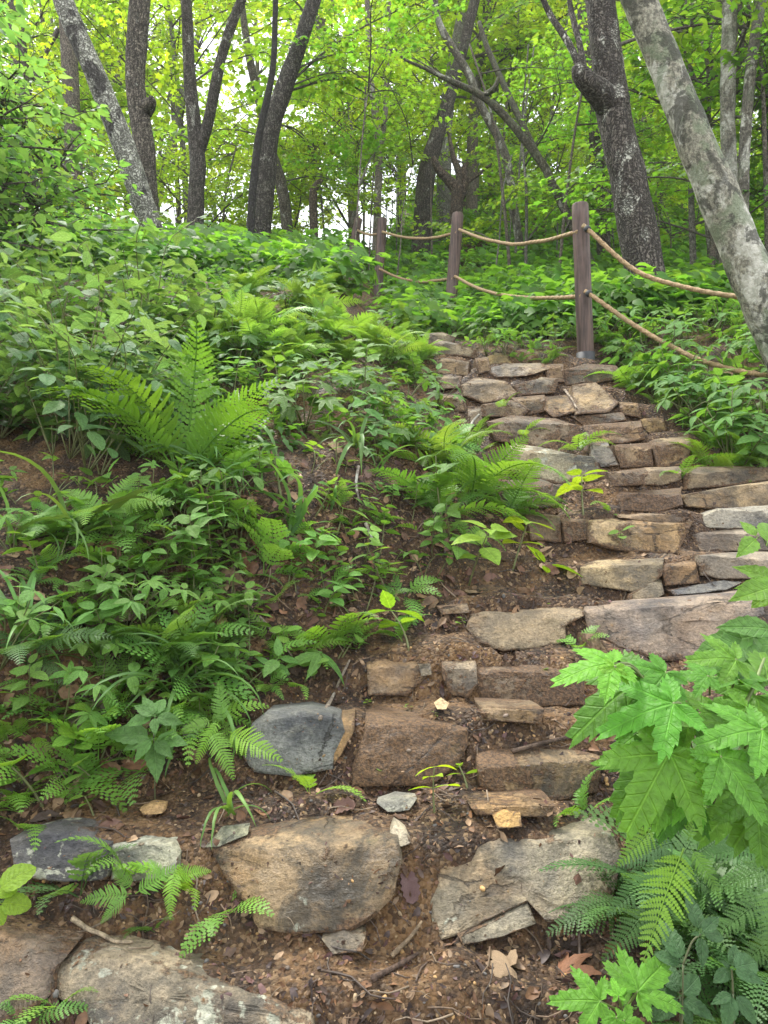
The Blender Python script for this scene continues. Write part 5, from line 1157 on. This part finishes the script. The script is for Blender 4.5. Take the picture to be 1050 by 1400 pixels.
# single sticks and dead leaves the photograph shows clearly
def stick(pts, r, label, col, name='twig'):
    P = []
    for u, v in pts:
        q = BV.ray_cast(ORI, ray(u, v).normalized())[0]; P.append(np.array(q+Vector((0, -.004, .006))))
    n = 26; Q = smooth_path(P, n); v, f, uv = tube(Q, np.linspace(r, r*.5, n), 7, .18, int(r*1e5)); o = Vector(Q[0])
    t = link(name, mk(name, v-np.array(o), f, [M_BARK], uv), None, Matrix.Translation(o), col); tag(t, label, 'twig')
    for k, x in dict(lichen=.4, moss=0, blotch=.2, furrow=.1).items(): t[k] = float(x)
stick([(100, 1258), (120, 1272), (140, 1280), (160, 1290), (184, 1290)], .0055, 'knobbly pale stick lying under the pale lichen stone', (.28, .22, .15))
stick([(438, 985), (455, 955), (466, 930), (478, 905)], .006, 'grey curved twig hanging down onto the blue grey stone', (.22, .18, .14))
stick([(510, 1340), (545, 1322), (572, 1306)], .006, 'dark stick on the soil below the large flat grey stone', (.09, .06, .045))
stick([(535, 1310), (560, 1285), (577, 1262)], .005, 'tan stick wedged beside the lower left corner of the large flat grey stone', (.22, .16, .10))
stick([(355, 845), (385, 880), (400, 900)], .004, 'thin pale stick leaning on the bank above the blue grey stone', (.26, .21, .16))
stick([(490, 640), (487, 665), (492, 690)], .006, 'short pale stick standing against the bare bank', (.25, .21, .18))
stick([(772, 535), (782, 548), (788, 560)], .008, 'pale stick beside the bright ochre stone', (.28, .23, .18))
stick([(640, 598), (645, 580), (655, 568)], .009, 'pale bent root left of the upper steps', (.26, .22, .18))
stick([(500, 718), (508, 738), (512, 745)], .006, 'whitish chip of wood low on the bare bank', (.38, .34, .28))
stick([(700, 1030), (770, 1012), (835, 1005)], .006, 'dark root lying on the tread behind the dark faced block', (.08, .055, .04))
def dead_leaf(u, v, s, yaw, label, col, mesh):
    q, n = BV.ray_cast(ORI, ray(u, v).normalized())[:2]
    M = Matrix.Translation(q+n*.006) @ n.to_track_quat('Z', 'Y').to_matrix().to_4x4() @ Euler((R(U(-12, 12)), R(U(-12, 12)), yaw)).to_matrix().to_4x4() @ Matrix.Scale(s, 4)
    tag(link('dead_leaf', mesh, None, M, col), label, 'dead leaf')
def dl(tpl): return mk('dead_leaf', tpl[0]*np.array([1, 1, 1])+np.array([0, -.4, 0])+np.stack([0*tpl[0][:, 0], 0*tpl[0][:, 0], .08*fbm(tpl[0]*4, 2, 3)], -1), tpl[1], [M_LITTER], tpl[2])
DL = [dl(leaf_ovate(.6, 14, .09, .25, .2, .55, .8)), dl(leaf_palm(MAP5, 61, 3, 140, .05, 30, .3, .3, .45)), dl(leaf_ovate(.5, 12, .12, .7, .3, .5, .7))]
dead_leaf(48, 1262, .075, 2.6, 'dark purple dead leaf lying at the left edge below the yellow green leaves', (.055, .042, .045), DL[0])
dead_leaf(15, 1255, .07, 1.2, 'dark shrivelled leaf next to the purple dead leaf', (.04, .032, .032), DL[0])
dead_leaf(785, 1318, .075, .6, 'red brown oak leaf on the soil below the large flat grey stone', (.20, .09, .045), DL[1])
dead_leaf(785, 1222, .06, .2, 'narrow red brown leaf stuck on the large flat grey stone', (.15, .075, .05), DL[2])
dead_leaf(675, 1325, .07, 1.0, 'crumpled tan leaf on the soil under the lower edge of the large flat grey stone', (.22, .15, .085), DL[1])
dead_leaf(98, 1115, .06, .3, 'curled tan leaf on the soil above the dark slate stone', (.21, .13, .07), DL[2])
dead_leaf(65, 1118, .06, 1.8, 'dark brown leaf beside the curled tan leaf above the dark slate', (.08, .055, .045), DL[0])
dead_leaf(152, 752, .10, .4, 'curled reddish brown leaf on the left bank above the mossy tan rock', (.22, .10, .055), DL[2])
dead_leaf(52, 1022, .07, .8, 'folded brown leaf on the soil near the left edge', (.17, .10, .06), DL[2])
dead_leaf(300, 850, .06, .2, 'pale yellow dying leaf among the ferns of the left bank', (.45, .38, .14), DL[0])
dead_leaf(560, 1215, .07, .1, 'purple brown leaf in the crack between the two largest stones', (.10, .055, .05), DL[2])
dead_leaf(470, 1105, .07, 1.7, 'dark red brown leaf on the tread under the soil covered brown stone', (.11, .055, .04), DL[2])
print('objects', len(bpy.data.objects), 'tris', sum(len(m.loops)-2*len(m.polygons) for m in bpy.data.meshes))
